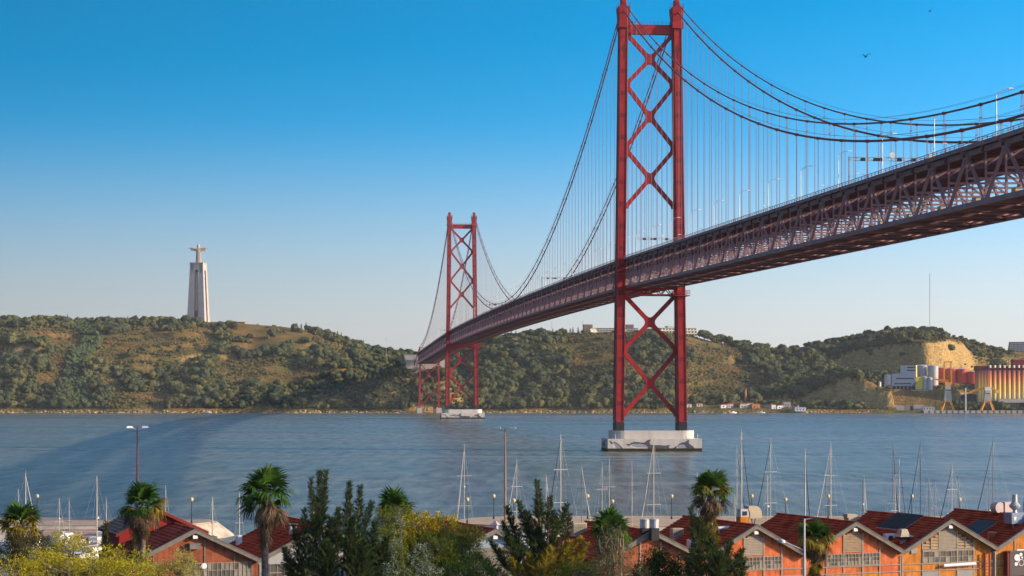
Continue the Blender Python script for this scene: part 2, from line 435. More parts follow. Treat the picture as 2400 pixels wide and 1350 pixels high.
M['scrub'] = leaf_mat('olive_scrub', (0.075, 0.07, 0.028), (0.27, 0.21, 0.08), 0.12)
M['dry'] = leaf_mat('dry_scrub', (0.15, 0.095, 0.05), (0.36, 0.22, 0.10), 0.1)
M['pine'] = leaf_mat('hill_pine', (0.032, 0.048, 0.028), (0.13, 0.145, 0.065), 0.15)
M['bark_far'] = mat('bark_far', (0.09, 0.065, 0.05), 0.9, 0.2, 1.0)
def hill_scrub():
    protos = bpy.data.collections.new('scrub_shapes')
    defs = []
    for k in range(4): defs.append(('wood', 'a%d' % k, 5, 4.6, 0.85, 26, 0.75, 0.8))
    for k in range(2): defs.append(('wood_blue', 'b%d' % k, 4, 3.6, 0.9, 26, 0.7, 0.3))
    for k in range(3): defs.append(('scrub', 'c%d' % k, 3, 2.6, 0.75, 22, 0.55, 0.0))
    for k in range(3): defs.append(('dry', 'd%d' % k, 3, 2.3, 0.7, 22, 0.5, 0.0))
    for k in range(2): defs.append(('pine', 'e%d' % k, 4, 4.2, 1.05, 26, 0.7, 1.0))
    for k, (mm, nm, lb, r, sq, nl, ls, tr) in enumerate(defs):
        me = crown_mesh('scrub_' + nm, M[mm], 31+k, lb, r, sq, nl, ls, tr)
        protos.objects.link(bpy.data.objects.new('scrub_%02d' % k, me))
    rg = random.Random(11)
    pts = []; sc = []; ro = []; ix = []
    Y = 2345.0
    while Y < 2775:
        st = 3.7 if Y < 2560 else 4.2
        X = -0.272*Y
        while X < 0.272*Y:
            x = X + rg.uniform(-0.5, 0.5)*st*1.1; y = Y + rg.uniform(-0.5, 0.5)*st*1.1
            X += st
            if y < shore(x) + 5: continue
            z = hill_z(x, y)
            sl = abs(hill_z(x+3, y)-z)/3 + abs(hill_z(x, y+3)-z)/3
            if sl > (1.5 if -150 > x or x > 300 else 2.4) and rg.random() < 0.88: continue
            if x > 425 and y < 2374: continue
            if 203 < x < 352 and y < 2368: continue
            if 272 < x < 284 and y < 2392: continue
            if 418 < x < 640 and 2408 < y < 2490 and rg.random() < 0.85: continue
            terr = 418 < x < 532 and y < 2424
            t = (y-2342)/400.0
            px = 1200 + F*x/y
            den = nz(x/80.0, y/60.0, 3.3) + 0.5*nz(x/30.0, y/18.0, 7.1)          # banded along the slope
            wood = nz(x/85.0, y/95.0, 12.5) + 0.45*nz(x/30.0, y/36.0, 2.5) + 0.36*(1-t*1.3)
            brown = nz(x/60.0, y/30.0, 21.0) + 0.4*nz(x/20.0, y/14.0, 5.0)
            if -200 < px < 560: wood -= 0.10; brown += 0.12
            if 640 < px < 960: wood += 0.30; den += 0.3
            if 960 < px < 1330: wood += 0.42; den += 0.35
            if 1780 < px < 2110: wood += 0.5; den += 0.35; brown -= 0.3
            if 1560 < px < 1790 and t > 0.12: wood -= 0.16; den += 0.22; brown += 0.05
            if 540 < px < 735 and 0.55 < t < 1.02 and nz(x/20.0, y/20.0, 1.0) < 0.38: continue
            if 1590 < px < 1690 and t > 0.72 and nz(x/20.0, y/20.0, 1.0) < 0.25: continue
            u = rg.random()
            gully = abs(px - (195 + 22*math.sin(y/50.0))) < 20 + 14*nz(y/40.0, 1.0)
            if gully and t < 0.95: k = 4 + rg.randrange(2); s = rg.uniform(0.7, 1.3)
            elif wood > 0.12:
                big = nz(x/16.0, y/16.0, 6.0)
                k = 12 + rg.randrange(2) if big > 0.22 else (rg.randrange(4) if u < 0.8 else 6 + rg.randrange(3))
                s = rg.uniform(0.35, 1.25)*(1.5 if big > 0.1 else 0.8)
            elif den < -0.30:
                if u < 0.35: continue
                k = 9 + rg.randrange(3) if rg.random() < .7 else 6 + rg.randrange(3); s = rg.uniform(0.2, 0.6)
            elif brown > 0.15: k = 9 + rg.randrange(3) if u < 0.55 else 6 + rg.randrange(3); s = rg.uniform(0.35, 0.8)
            else: k = 6 + rg.randrange(3) if u < 0.82 else rg.randrange(4); s = rg.uniform(0.45, 0.95)*(0.7 if k < 4 else 1)
            if terr:
                if rg.random() < 0.3: continue
                k = 9 + rg.randrange(3) if rg.random() < .6 else 6 + rg.randrange(3); s = rg.uniform(.25, .5)
            if t > 0.93: s *= 0.6
            pts.append((x, y, z - 0.7*s)); q = s*rg.uniform(0.85, 1.15)
            sc.append((q, q, s)); ro.append(rg.uniform(0, 6.283)); ix.append(k)
        Y += st
    me = bpy.data.meshes.new('hillside_scrub'); me.from_pydata(pts, [], [])
    a = me.attributes.new('sc', 'FLOAT_VECTOR', 'POINT'); a.data.foreach_set('vector', [c for s in sc for c in s])
    a = me.attributes.new('ro', 'FLOAT', 'POINT'); a.data.foreach_set('value', ro)
    a = me.attributes.new('ix', 'INT', 'POINT'); a.data.foreach_set('value', ix)
    o = link('hillside_scrub', me)
    g = bpy.data.node_groups.new('scrub_nodes', 'GeometryNodeTree')
    g.interface.new_socket('Geometry', in_out='INPUT', socket_type='NodeSocketGeometry')
    g.interface.new_socket('Geometry', in_out='OUTPUT', socket_type='NodeSocketGeometry')
    n, l = g.nodes, g.links
    gi = n.new('NodeGroupInput'); go = n.new('NodeGroupOutput')
    ci = n.new('GeometryNodeCollectionInfo'); ci.inputs[0].default_value = protos; ci.inputs['Separate Children'].default_value = True; ci.inputs['Reset Children'].default_value = True
    ip = n.new('GeometryNodeInstanceOnPoints'); ip.inputs['Pick Instance'].default_value = True
    def na(nm, ty):
        q = n.new('GeometryNodeInputNamedAttribute'); q.data_type = ty; q.inputs[0].default_value = nm; return q.outputs[0]
    cb = n.new('ShaderNodeCombineXYZ'); l.new(na('ro', 'FLOAT'), cb.inputs[2])
    l.new(gi.outputs[0], ip.inputs['Points']); l.new(ci.outputs[0], ip.inputs['Instance'])
    l.new(na('ix', 'INT'), ip.inputs['Instance Index']); l.new(na('sc', 'FLOAT_VECTOR'), ip.inputs['Scale'])
    e2r = n.new('FunctionNodeEulerToRotation'); l.new(cb.outputs[0], e2r.inputs[0]); l.new(e2r.outputs[0], ip.inputs['Rotation'])
    l.new(ip.outputs[0], go.inputs[0])
    md = o.modifiers.new('scatter', 'NODES'); md.node_group = g
    tag(o, 'mixed green woodland and dry scrub covering the far hillside', 'scrub', kind='stuff')
    print('scrub points', len(pts))
hill_scrub()

# shoreline boulders of the far bank
def shore_rocks():
    rg = random.Random(5); mb = MB()
    for k in range(900):
        x = rg.uniform(-640, 420); y = shore(x) + rg.uniform(-3.5, 2.5); s = rg.uniform(0.5, 1.9)
        z = max(hill_z(x, y), -0.3)
        n = len(mb.v); pr = [(s*rg.uniform(.7,1.3), -0.4*s), (s*rg.uniform(.6,1.1), 0.35*s), (s*0.35, 0.75*s)]
        mb.lathe(pr, 5, (x, y, z))
        for i in range(n, len(mb.v)):
            a = mb.v[i]; mb.v[i] = (a[0]+rg.uniform(-.3,.3)*s, a[1]+rg.uniform(-.3,.3)*s, a[2]+rg.uniform(-.15,.15)*s)
    tag(mb.build('shoreline_rocks', mat('shore_rock', (0.36, 0.26, 0.15), 0.9, 0.3, 0.15)), 'pale boulders strewn along the far shoreline', 'rocks', kind='stuff')
shore_rocks()

# ------------------------------------------------------------------ near bank
def ground_z(Y): return 23.0 if Y < 10 else lerp(23.0, 3.0, (Y-10)/130.0) if Y < 140 else 3.0
def near_bank():
    xs = frange(-900, 900, 60); ys = frange(-400, 20, 60) + frange(24, 165, 7) + [200, 240, 262]
    W = len(xs); v = [(x, y, ground_z(y)) for y in ys for x in xs] + [(x, 262.2, -3) for x in xs]
    f = [(j*W+i, j*W+i+1, (j+1)*W+i+1, (j+1)*W+i) for j in range(len(ys)) for i in range(W-1)]
    me = bpy.data.meshes.new('near_bank_ground'); me.from_pydata(v, [], f)
    me.materials.append(mat('paved_ground', (0.16, 0.145, 0.125), 0.9, 0.25, 0.2, c2=(0.22, 0.2, 0.165)))
    tag(link('near_bank_ground', me), kind='structure')
near_bank()

# ------------------------------------------------------------------ haze over the river
def haze():
    o = MB().box(-5200, 5200, -450, 9200, -6, 215).build('haze', None)
    m = bpy.data.materials.new('haze_air'); m.use_nodes = True
    n, l = m.node_tree.nodes, m.node_tree.links
    n.remove(n['Principled BSDF'])
    v = n.new('ShaderNodeVolumePrincipled'); v.inputs['Color'].default_value = (0.86, 0.92, 1.0, 1); v.inputs['Density'].default_value = HAZE
    v.inputs['Anisotropy'].default_value = 0.0
    l.new(v.outputs[0], n['Material Output'].inputs['Volume'])
    o.data.materials.append(m)
    tag(o, 'thin pale haze lying over the river', 'haze', kind='stuff')
HAZE = 0.000026
haze()

# ================================================================== SUSPENSION BRIDGE
TH = math.asin(105/1013.0)
bridge = tag(empty('suspension_bridge', (58.4, 846.0, 0), TH), 'long red suspension bridge with two tall braced towers crossing the river', 'bridge')
MAIN = 1013.0; SIDE = 483.5; S0 = -529.6; S1 = MAIN + SIDE
def rail_z(s):
    if s < 0: return 82.0 + 0.0143*s
    if s <= MAIN:
        t = s/MAIN; return 82.0 + 2.2*4*t*(1-t)
    return 82.0 - 0.0205*(s-MAIN)
def top_z(s): return rail_z(s) - 2.1
def bot_z(s): return rail_z(s) - 12.6
def cable_z(s, up):
    e = 0.0 if up else -3.6
    if s < 0:
        t = -s; return 190.3 + e - 0.4287*t + 4.19e-4*t*t + (0.0 if up else -0.8*t/480)
    if s <= MAIN:
        zm = 85.4 if up else 81.6
        return zm + (190.3 + e - zm)*((s-MAIN/2)/(MAIN/2))**2
    t = s-MAIN; c = 4.19e-4; end = rail_z(S1) + (5.0 if up else 1.5); b = (end - 190.3 - e - c*SIDE*SIDE)/SIDE
    return 190.3 + e + b*t + c*t*t
UNIT = {}
def unit(m):
    if m not in UNIT: UNIT[m] = MB().box(-.5, .5, -.5, .5, -.5, .5).mesh('beam_' + m, M[m])
    return UNIT[m]
def beam(name, p, q, w, h, m, parent):
    p, q = Vector(p), Vector(q); d = q - p; L = d.length; d.normalize()
    up = Vector((0,0,1)) if abs(d.z) < 0.97 else Vector((0,1,0))
    a = d.cross(up).normalized(); b = a.cross(d).normalized()
    o = bpy.data.objects.new(name, unit(m))
    o.parent = parent
    mt = Matrix(((a.x*w, d.x*L, b.x*h, (p.x+q.x)/2), (a.y*w, d.y*L, b.y*h, (p.y+q.y)/2), (a.z*w, d.z*L, b.z*h, (p.z+q.z)/2), (0,0,0,1)))
    o.matrix_local = mt
    col.objects.link(o); return o
def beams(name, lst, m, parent, limit=300):
    """the nearest ones each a part of their own, the rest one joined part"""
    lst = sorted(lst, key=lambda a: a[0][1])
    for p, q, w, h in lst[:limit]: beam(name, p, q, w, h, m, parent)
    if len(lst) > limit:
        mb = MB()
        for p, q, w, h in lst[limit:]: mb.bar(p, q, w, h)
        tag(mb.build('far_' + name + 's', M[m], parent), kind='stuff')

# --- towers
def round_path(pts, nseg=6):
    out = []; n = len(pts)
    for i in range(n):
        p, r = Vector(pts[i][:2]), pts[i][2]
        if r <= 0: out.append(tuple(p)); continue
        a, b = Vector(pts[i-1][:2]), Vector(pts[(i+1) % n][:2])
        da, db = (a-p), (b-p); r1 = min(r, da.length*0.49, db.length*0.49)
        s, e = p + da.normalized()*r1, p + db.normalized()*r1
        for k in range(nseg+1):
            t = k/nseg; out.append(tuple(s*(1-t)**2 + p*2*t*(1-t) + e*t*t))
    return out
def leg_l(z): return lerp(13.45, 11.4, (z-9)/(186-9.0))
LEGW = 2.9
def x_brace(zb, zt, h=0.85, th=1.5, parent=None):
    wt = leg_l(zt) - LEGW/2 + 0.12; wb = leg_l(zb) - LEGW/2 + 0.12
    zc = (zb+zt)/2; wm = (wt+wb)/2
    sl = (zt-zb)/(2*wm); v = h*math.sqrt(1+sl*sl); k = v/sl + 0.75
    P = []
    # top void (from left to right), right void, bottom void, left void; going clockwise, reversed at the end
    P += [(-wt, zt, 0), (-wt+k, zt, 0), (-wt+k, zt + v - sl*k, 2.6), (0, zc+v, 2.4), (wt-k, zt + v - sl*k, 2.6), (wt-k, zt, 0), (wt, zt, 0)]
    P += [(wt, zt-v, 0.5), (v/sl, zc, 2.4), (wb, zb+v, 0.5)]
    P += [(wb, zb, 0), (wb-k, zb, 0), (wb-k, zb - v + sl*k, 2.6), (0, zc-v, 2.4), (-wb+k, zb - v + sl*k, 2.6), (-wb+k, zb, 0), (-wb, zb, 0)]
    P += [(-wb, zb+v, 0.5), (-v/sl, zc, 2.4), (-wt, zt-v, 0.5)]
    poly = round_path(P)[::-1]
    o = MB().prism(poly, -th/2, th/2).build('cross_brace', M['red'], parent)
    return o
def z_at(py): return wz(py, 846.0)
def tower(s):
    tw = empty('tower', (0, s, 0), 0, bridge)
    for sg in (-1, 1):
        mb = MB()
        zs = [8.6, 186.0]
        def sec(z): return leg_l(z), LEGW/2, lerp(4.3, 3.1, (z-9)/177.0)
        l0, w0, d0 = sec(8.6); l1, w1, d1 = sec(186.0)
        # stepped section: a core box with four corner flanges
        mb.frustum((sg*l0-w0, sg*l0+w0, -d0, d0), (sg*l1-w1, sg*l1+w1, -d1, d1), 8.6, 186.0)
        lg = mb.build('leg', M['red'], tw)
        fl = MB()
        for ex in (-1, 1):
            for ey in (-1, 1):
                fl.frustum((sg*l0+ex*(w0+.07)-.16, sg*l0+ex*(w0+.07)+.16, ey*(d0+.06)-.2, ey*(d0+.06)+.2), (sg*l1+ex*(w1+.07)-.16, sg*l1+ex*(w1+.07)+.16, ey*(d1+.06)-.2, ey*(d1+.06)+.2), 12.6, 185.6)
        fl.build('corner_flange', M['red'], tw)
        b = MB().box(sg*l0-w0-.25, sg*l0+w0+.25, -d0-.3, d0+.3, 8.5, 12.2)
        b.build('leg_base', M['dark'], tw)
        # splice bands up the leg
        zb = 19.0
        while zb < 178:
            l, w, d = sec(zb)
            MB().box(sg*l-w-.05, sg*l+w+.05, -d-.05, d+.05, zb, zb+1.9).build('splice_plate', M['red_splice'], tw); zb += 9.35
        # saddle housing on top
        l, w, d = sec(186)
        mb = MB().box(sg*l-w-.9, sg*l+w+.9, -d-.9, d+.9, 178.5, 181.2).frustum((sg*l-w-.5, sg*l+w+.5, -d-.5, d+.5), (sg*l-w-1.0, sg*l+w+1.0, -d-1.0, d+1.0), 181.2, 187.5)
        mb.box(sg*l-1.0, sg*l+1.0, -2.2, 2.2, 187.5, 190.6).lathe([(1.5, 0), (1.5, .5), (.8, .9), (.8, 1.4), (.5, 1.7)], 8, (sg*l, 0, 190.0))
        hd = mb.build('saddle_housing', M['red'], tw)
        g = MB()
        for yy in (-d-1.0, d+1.0): g.bar((sg*l-w-1, yy, 188.7), (sg*l+w+1, yy, 188.7), .1); g.bar((sg*l-w-1, yy, 188.1), (sg*l+w+1, yy, 188.1), .08)
        for xx in (-w-1.0, w+1.0): g.bar((sg*l+xx, -d-1, 188.7), (sg*l+xx, d+1, 188.7), .1)
        for xx in (-w-1, 0, w+1):
            for yy in (-d-1.0, d+1.0): g.bar((sg*l+xx, yy, 187.4), (sg*l+xx, yy, 188.75), .1)
        g.build('guard_rail', M['red_splice'], tw)
        # recessed inspection slot on the faces
        for ey in (-1, 1):
            MB().box(sg*l-.45, sg*l+.1, ey*(d+.02)-.12, ey*(d+.02)+.12, 165.5, 171.5).build('inspection_slot', M['dark'], tw)
    # top portal strut with arched haunches
    wi = leg_l(180) - LEGW/2 + .1
    MB().box(-wi, wi, -1.6, 1.6, 176.3, 180.2).build('portal_strut', M['red'], tw)
    g = MB().bar((-wi, -1.5, 181.4), (wi, -1.5, 181.4), .08).bar((-wi, 1.5, 181.4), (wi, 1.5, 181.4), .08)
    for k in range(13): g.bar((-wi+k*wi/6, -1.5, 180.2), (-wi+k*wi/6, -1.5, 181.4), .08)
    g.build('guard_rail', M['red_splice'], tw)
    # braces above and below the deck
    for a, b in ((102.5, 128.0), (128.0, 154.8), (154.8, 176.6)):
        x_brace(a, b, parent=tw)
    for a, b in ((14.5, 42.4), (42.4, 66.3)): x_brace(a, b, parent=tw)
    # lattice strut below the deck
    wi = leg_l(67) - LEGW/2 + .1
    for yy in (-2.2, 2.2):
        g = MB().bar((-wi, yy, 65.9), (wi, yy, 65.9), .8, .7).bar((-wi, yy, 68.6), (wi, yy, 68.6), .8, .7)
        for k in range(10):
            xa, xb = -wi + k*wi/5, -wi + (k+1)*wi/5
            g.bar((xa, yy, 65.9 if k % 2 else 68.6), (xb, yy, 68.6 if k % 2 else 65.9), .35, .35)
        g.build('lattice_strut', M['red'], tw)
    MB().box(-wi, wi, -2.0, 2.0, 68.95, 69.2).build('walkway', M['truss'], tw)
    for sg in (1,):
        l = leg_l(67); g = MB().box(l-3.4, l+3.4, -5.6, 5.6, 65.4, 65.7)
        for z in (66.4, 67.1, 67.8): g.bar((l-3.4, -5.5, z), (l+3.4, -5.5, z), .12); g.bar((l-3.4, 5.5, z), (l+3.4, 5.5, z), .12); g.bar((l+3.35, -5.5, z), (l+3.35, 5.5, z), .12); g.bar((l-3.35, -5.5, z), (l-3.35, 5.5, z), .12)
        for k in range(6):
            for yy in (-5.5, 5.5): g.bar((l-3.35+k*1.34, yy, 65.6), (l-3.35+k*1.34, yy, 67.9), .14)
        g.build('balcony', M['red'], tw)
    return tw
t1 = tower(0.0)
t2 = copy_tree(t1, bridge); t2.location = (0, MAIN, 0)

# --- piers with the dolphin mural
def dolphin_sets():
    # zoomed photograph coordinates -> metres on the face (origin lower left of the face)
    def cv(p): return [((x-1215)/44.75, (785-y)/44.75 + 0.1) for x, y in p]
    dark = [
     [(355,582),(385,600),(420,640),(408,655),(395,650),(370,620)],
     [(415,618),(450,610),(500,632),(545,668),(590,715),(620,745),(585,745),(545,695),(500,655),(450,632)],
     [(660,655),(735,650),(760,630),(820,613),(900,613),(960,624),(1015,626),(1050,592),(1095,572),(1142,568),(1118,605),(1112,640),(1135,662),(1185,672),(1300,672),(1405,682),(1440,676),(1502,672),(1478,715),(1498,742),(1440,742),(1420,722),(1380,745),(1110,745),(1085,735),(1060,690),(1010,662),(940,650),(860,646),(790,652),(745,668),(730,686),(700,680)],
     [(1545,738),(1600,705),(1640,690),(1680,648),(1735,622),(1790,618),(1825,590),(1868,572),(1862,600),(1858,640),(1890,665),(1930,690),(1960,720),(1975,748),(1815,748),(1808,715),(1790,685),(1760,665),(1720,663),(1680,672),(1650,690),(1625,722),(1610,740)],
    ]
    mid = [
     [(440,642),(500,660),(545,700),(580,745),(500,745),(470,700)],
     [(770,662),(860,650),(940,656),(1010,670),(1060,698),(1080,722),(1000,716),(880,716),(820,700)],
     [(1655,695),(1690,674),(1740,668),(1780,690),(1800,720),(1805,748),(1640,748)],
    ]
    light = [
     [(395,660),(430,655),(455,700),(450,738),(425,720)],
     [(740,690),(790,694),(850,716),(900,722),(1080,730),(1095,745),(880,745),(800,720)],
     [(1620,728),(1650,700),(1700,738),(1640,748)],
    ]
    return [cv(p) for p in dark], [cv(p) for p in mid], [cv(p) for p in light]
DK, MD, LT = dolphin_sets()
def area2(p): return sum(p[i][0]*p[(i+1) % len(p)][1]-p[(i+1) % len(p)][0]*p[i][1] for i in range(len(p)))
def ccw(p): return p if area2(p) > 0 else p[::-1]
def pier(s):
    pr = MB().box(-20, 20, -9, 9, -4, 5.2).build('pier', M['pier'], bridge, (0.6, s, 0))
    # upper block with rounded ends
    pts = []
    for k in range(13): a = -math.pi/2 + math.pi*k/12; pts.append((12.6 + 5.6*math.cos(a), 6.4*math.sin(a)))
    for k in range(13): a = math.pi/2 + math.pi*k/12; pts.append((-12.6 + 5.6*math.cos(a), 6.4*math.sin(a)))
    n = len(pts); mb = MB(); mb.v = [(x, y, 5.2) for x, y in pts] + [(x, y, 8.6) for x, y in pts]
    mb.f = [tuple(range(n))[::-1], tuple(range(n, 2*n))] + [(i, (i+1) % n, n+(i+1) % n, n+i) for i in range(n)]
    mb.build('pier_cap', M['pier'], pr)
    MB().box(-20.06, 20.06, -9.06, 9.06, -4, 1.25).build('algae_band', M['algae'], pr)
    for P, nm, m, th in ((LT, 'painted_belly', 'mural_light', .04), (MD, 'painted_flank', 'mural_mid', .05), (DK, 'painted_dolphin', 'mural_dark', .06)):
        for poly in P:
            MB().prism(ccw(poly), -9-th, -8.9).build(nm, M[m], pr)
    side = [(-7.6, .9), (-6.2, 1.4), (-4.4, 3.2), (-2.2, 3.7), (-0.6, 4.6), (0.2, 4.4), (0.1, 3.2), (2.0, 2.4), (4.2, 1.0), (3.2, .9), (0.5, 2.0), (-2, 2.6), (-4, 2.2), (-5.5, .9)]
    mb = MB().prism(ccw(side), -20.06, -19.9); mb.v = [(y, -x, z) for x, y, z in mb.v]
    mb.build('painted_dolphin', M['mural_dark'], pr)
    for x in (-16.5, 18.5): MB().bar((x, -7.5, 5.2), (x, -7.5, 7.3), .18).build('marker_post', M['white'], pr)
    return pr
M['pier'] = mat('pier_concrete', (0.50, 0.46, 0.41), 0.85, 0.1, 0.22, c2=(0.60, 0.56, 0.51), stretch=(1.6, 1.6, 0.18))
pier(0.0); pier(MAIN)

# --- end bents at the shores
def bent(s, zfoot):
    b = empty('end_bent', (0, s, 0), 0, bridge)
    zt = bot_z(s) - 0.8
    for sg in (-1, 1):
        MB().frustum((sg*11.3-1.0, sg*11.3+1.0, -1.4, 1.4), (sg*10.8-.9, sg*10.8+.9, -1.1, 1.1), zfoot, zt).build('bent_leg', M['red'], b)
        MB().box(sg*11.3-3.1, sg*11.3+3.1, -3.1, 3.1, -3, zfoot).build('footing', M['concrete'], b)
    for za, zb in ((zfoot+1, zfoot+(zt-zfoot)*.5), (zfoot+(zt-zfoot)*.5, zt)):
        MB().bar((-11, 0, za), (11, 0, zb), .9, .9).build('brace', M['red'], b)
        MB().bar((-11, .95, zb), (11, .95, za), .9, .9).build('brace', M['red'], b)
    MB().bar((-12, 0, zt), (12, 0, zt), 1.6, 1.2).build('cross_head', M['red'], b)
    for sg in (-1, 1):
        z = rail_z(s); MB().frustum((sg*11.5-1, sg*11.5+1, -1.2, 1.2), (sg*11.5-.6, sg*11.5+.6, -.8, .8), z-2.5, z+5).build('cable_saddle', M['red'], b)
    MB().bar((-11.5, 0, rail_z(s)+4.6), (11.5, 0, rail_z(s)+4.6), .5, .5).build('cross_tie', M['red'], b)
bent(S1, 6.0)
bent(-SIDE, 5.0)

# --- stiffening truss
P = 11.511
S_END = S1 + 46.0
NP = int(round((S_END - S0)/P)); SS = [S0 + i*P for i in range(NP+1)]
def chord(name, l, zf, w, h, m):
    mb = MB()
    for i in range(NP): mb.bar((l, SS[i], zf(SS[i])), (l, SS[i+1], zf(SS[i+1])), w, h)
    return mb.build(name, M[m], bridge)
diag = []; vert = []; fb_top = []; fb_bot = []; gus = []; inner = []; lat = []; brk = []
for i, s in enumerate(SS):
    node_top = (i % 2 == 0)
    for l in (-10.5, 10.5):
        vert.append(((l, s, bot_z(s)+.3), (l, s, top_z(s)-.3), .34, .42))
        if i < NP:
            a = top_z(s) if node_top else bot_z(s); b = bot_z(SS[i+1]) if node_top else top_z(SS[i+1])
            diag.append(((l, s, a), (l, SS[i+1], b), .55, .62))
        if node_top: gus.append(((l-math.copysign(.0, l), s-1.6, top_z(s)-.15), (l, s+1.6, top_z(s)-.15), .8, 1.7))
    fb_top.append(((-11.4, s, top_z(s)+.1), (11.4, s, top_z(s)+.1), .45, 1.5))
    fb_bot.append(((-10.1, s, bot_z(s)-.08), (10.1, s, bot_z(s)-.08), .5, .95))
    # portal bracing inside the truss: knee braces and the railway cross girder
    for sg in (-1, 1):
        inner.append(((sg*10.4, s, top_z(s)-3.4), (sg*6.5, s, top_z(s)-.7), .3, .3))
        inner.append(((sg*10.4, s, bot_z(s)+4.4), (sg*4.5, s, bot_z(s)+.2), .35, .35))
    if i < NP:
        e = 1 if i % 2 else -1
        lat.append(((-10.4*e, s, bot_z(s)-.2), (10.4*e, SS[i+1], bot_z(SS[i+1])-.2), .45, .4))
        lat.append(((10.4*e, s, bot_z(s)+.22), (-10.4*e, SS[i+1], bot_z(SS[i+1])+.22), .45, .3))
    inner.append(((-10.3, s, bot_z(s)+5.6), (10.3, s, bot_z(s)+5.9), .3, .45))
    if node_top:
        for sg in (-1, 1): brk.append(((sg*10.7, s, top_z(s)+.35), (sg*12.3, s, top_z(s)+.95), .9, .8))
beams('diagonal', diag, 'truss', bridge)
beams('vertical', vert, 'truss', bridge)
beams('gusset', gus, 'truss', bridge)
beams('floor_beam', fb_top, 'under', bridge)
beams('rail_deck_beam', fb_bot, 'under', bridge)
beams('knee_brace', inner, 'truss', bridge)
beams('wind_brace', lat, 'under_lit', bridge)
beams('deck_bracket', brk, 'truss', bridge)
for l in (-10.5, 10.5):
    chord('upper_chord', l, top_z, .85, .95, 'truss'); chord('lower_chord', l, bot_z, .85, .95, 'truss')
# railway deck: stringers, track troughs and parapet boxes
for l in (-5.2, -2.4, 2.4, 5.2):
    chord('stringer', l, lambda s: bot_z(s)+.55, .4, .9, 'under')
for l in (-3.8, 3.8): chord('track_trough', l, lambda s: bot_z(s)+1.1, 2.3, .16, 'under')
for l in (-8.2, 8.2): chord('service_walkway', l, lambda s: bot_z(s)+.5, 1.2, .12, 'truss')
# signal cabinets between the rails
cab = [((-7.0, s+3.0, bot_z(s)+1.3), (-7.0, s+5.4, bot_z(s)+1.3), 1.0, 1.7) for s in SS[:88:2]]
M['cabinet'] = mat('cream_cabinet', (0.62, 0.52, 0.30), 0.6, 0.1, 1.0)
beams('signal_cabinet', cab, 'cabinet', bridge)
# carriageway
mb = MB()
for i in range(NP):
    a, b = SS[i], SS[i+1]
    for l0, l1 in ((-11.9, -2.2), (2.2, 11.9)):
        za, zb = rail_z(a)-1.05, rail_z(b)-1.05
        n = len(mb.v); mb.v += [(l0, a, za-.3), (l1, a, za-.3), (l1, a, za), (l0, a, za), (l0, b, zb-.3), (l1, b, zb-.3), (l1, b, zb), (l0, b, zb)]
        for f in ((4,5,6,7),(0,1,5,4),(1,2,6,5),(2,3,7,6),(3,0,4,7)): mb.f.append(tuple(n+k for k in f))
mb.build('carriageway', M['asphalt'], bridge)
for l in (-2.2, 2.2, -11.9, 11.9): chord('kerb_girder', l, lambda s: rail_z(s)-1.2, .35, .75, 'truss')
for l in (-7.5, 7.5, -5, 5): chord('deck_stringer', l, lambda s: rail_z(s)-1.55, .3, .4, 'under')
# railings
for l in (-12.15, 12.15):
    mb = MB()
    for i in range(NP):
        a, b = SS[i], SS[i+1]
        for dz, w in ((0, .13), (-.42, .08), (-.8, .08)): mb.bar((l, a, rail_z(a)+dz), (l, b, rail_z(b)+dz), w, w)
        for k in range(4):
            s = a + k*P/4; mb.bar((l, s, rail_z(s)-1.1), (l, s, rail_z(s)+.02), .13, .13)
    mb.build('railing', M['truss'], bridge)
# main cables, hand ropes, hangers
def cable_pts(l, up, s0, s1, n): return [(l, lerp(s0, s1, k/n), cable_z(lerp(s0, s1, k/n), up)) for k in range(n+1)]
for l in (-11.5, 11.5):
    for up in (True, False):
        for s0, s1, n in ((-SIDE-46, 0, 46), (0, MAIN, 88), (MAIN, S1, 42)):
            MB().tube(cable_pts(l, up, s0, s1, n), 0.30 if not up else 0.22, 8, False).build('main_cable', M['cable'], bridge, smooth_=True)
            for dl in (-.45, .45):
                MB().tube([(x+dl, y, z+1.15) for x, y, z in cable_pts(l, up, s0, s1, n)], 0.028, 3, False).build('hand_rope', M['cable'], bridge)
    # backstays down to the anchorage
    for up in (True, False):
        MB().tube([(l, S1, cable_z(S1, up)), (l*1.35, S1+44, rail_z(S1) - 15 - (0 if up else 2))], 0.28, 6).build('backstay', M['cable'], bridge)
HP = 23.022
hang = []; bands = []
for l in (-11.5, 11.5):
    for up in (False, True):
        k = -23
        while k*HP < S1:
            s = k*HP + (HP/2 if up else 0); k += 1
            if s < -SIDE-25 or abs(s) < 3 or abs(s-MAIN) < 3 or s > S1-4: continue
            zc = cable_z(s, up)
            if zc < rail_z(s)+0.6: continue
            hang.append((s, l, zc, up))
hang.sort()
hm = {}
M['hanger_mesh'] = None
def hanger_mb(mb, l, s, z0, z1, up):
    wd = 0.62 if up else 0.35
    r = 0.085
    if up and z1-z0 > 3.5:
        zk = z1-2.6
        for e in (-1, 1):
            mb.bar((l, s+e*wd, z0), (l, s+e*wd, zk), r); mb.bar((l, s+e*wd, zk), (l, s+e*.25, z1), r)
        mb.bar((l, s-wd-.15, zk), (l, s+wd+.15, zk), .13)
    else:
        for e in (-1, 1): mb.bar((l, s+e*wd, z0), (l, s+e*wd, z1), r)
rest = MB(); rest_b = MB()
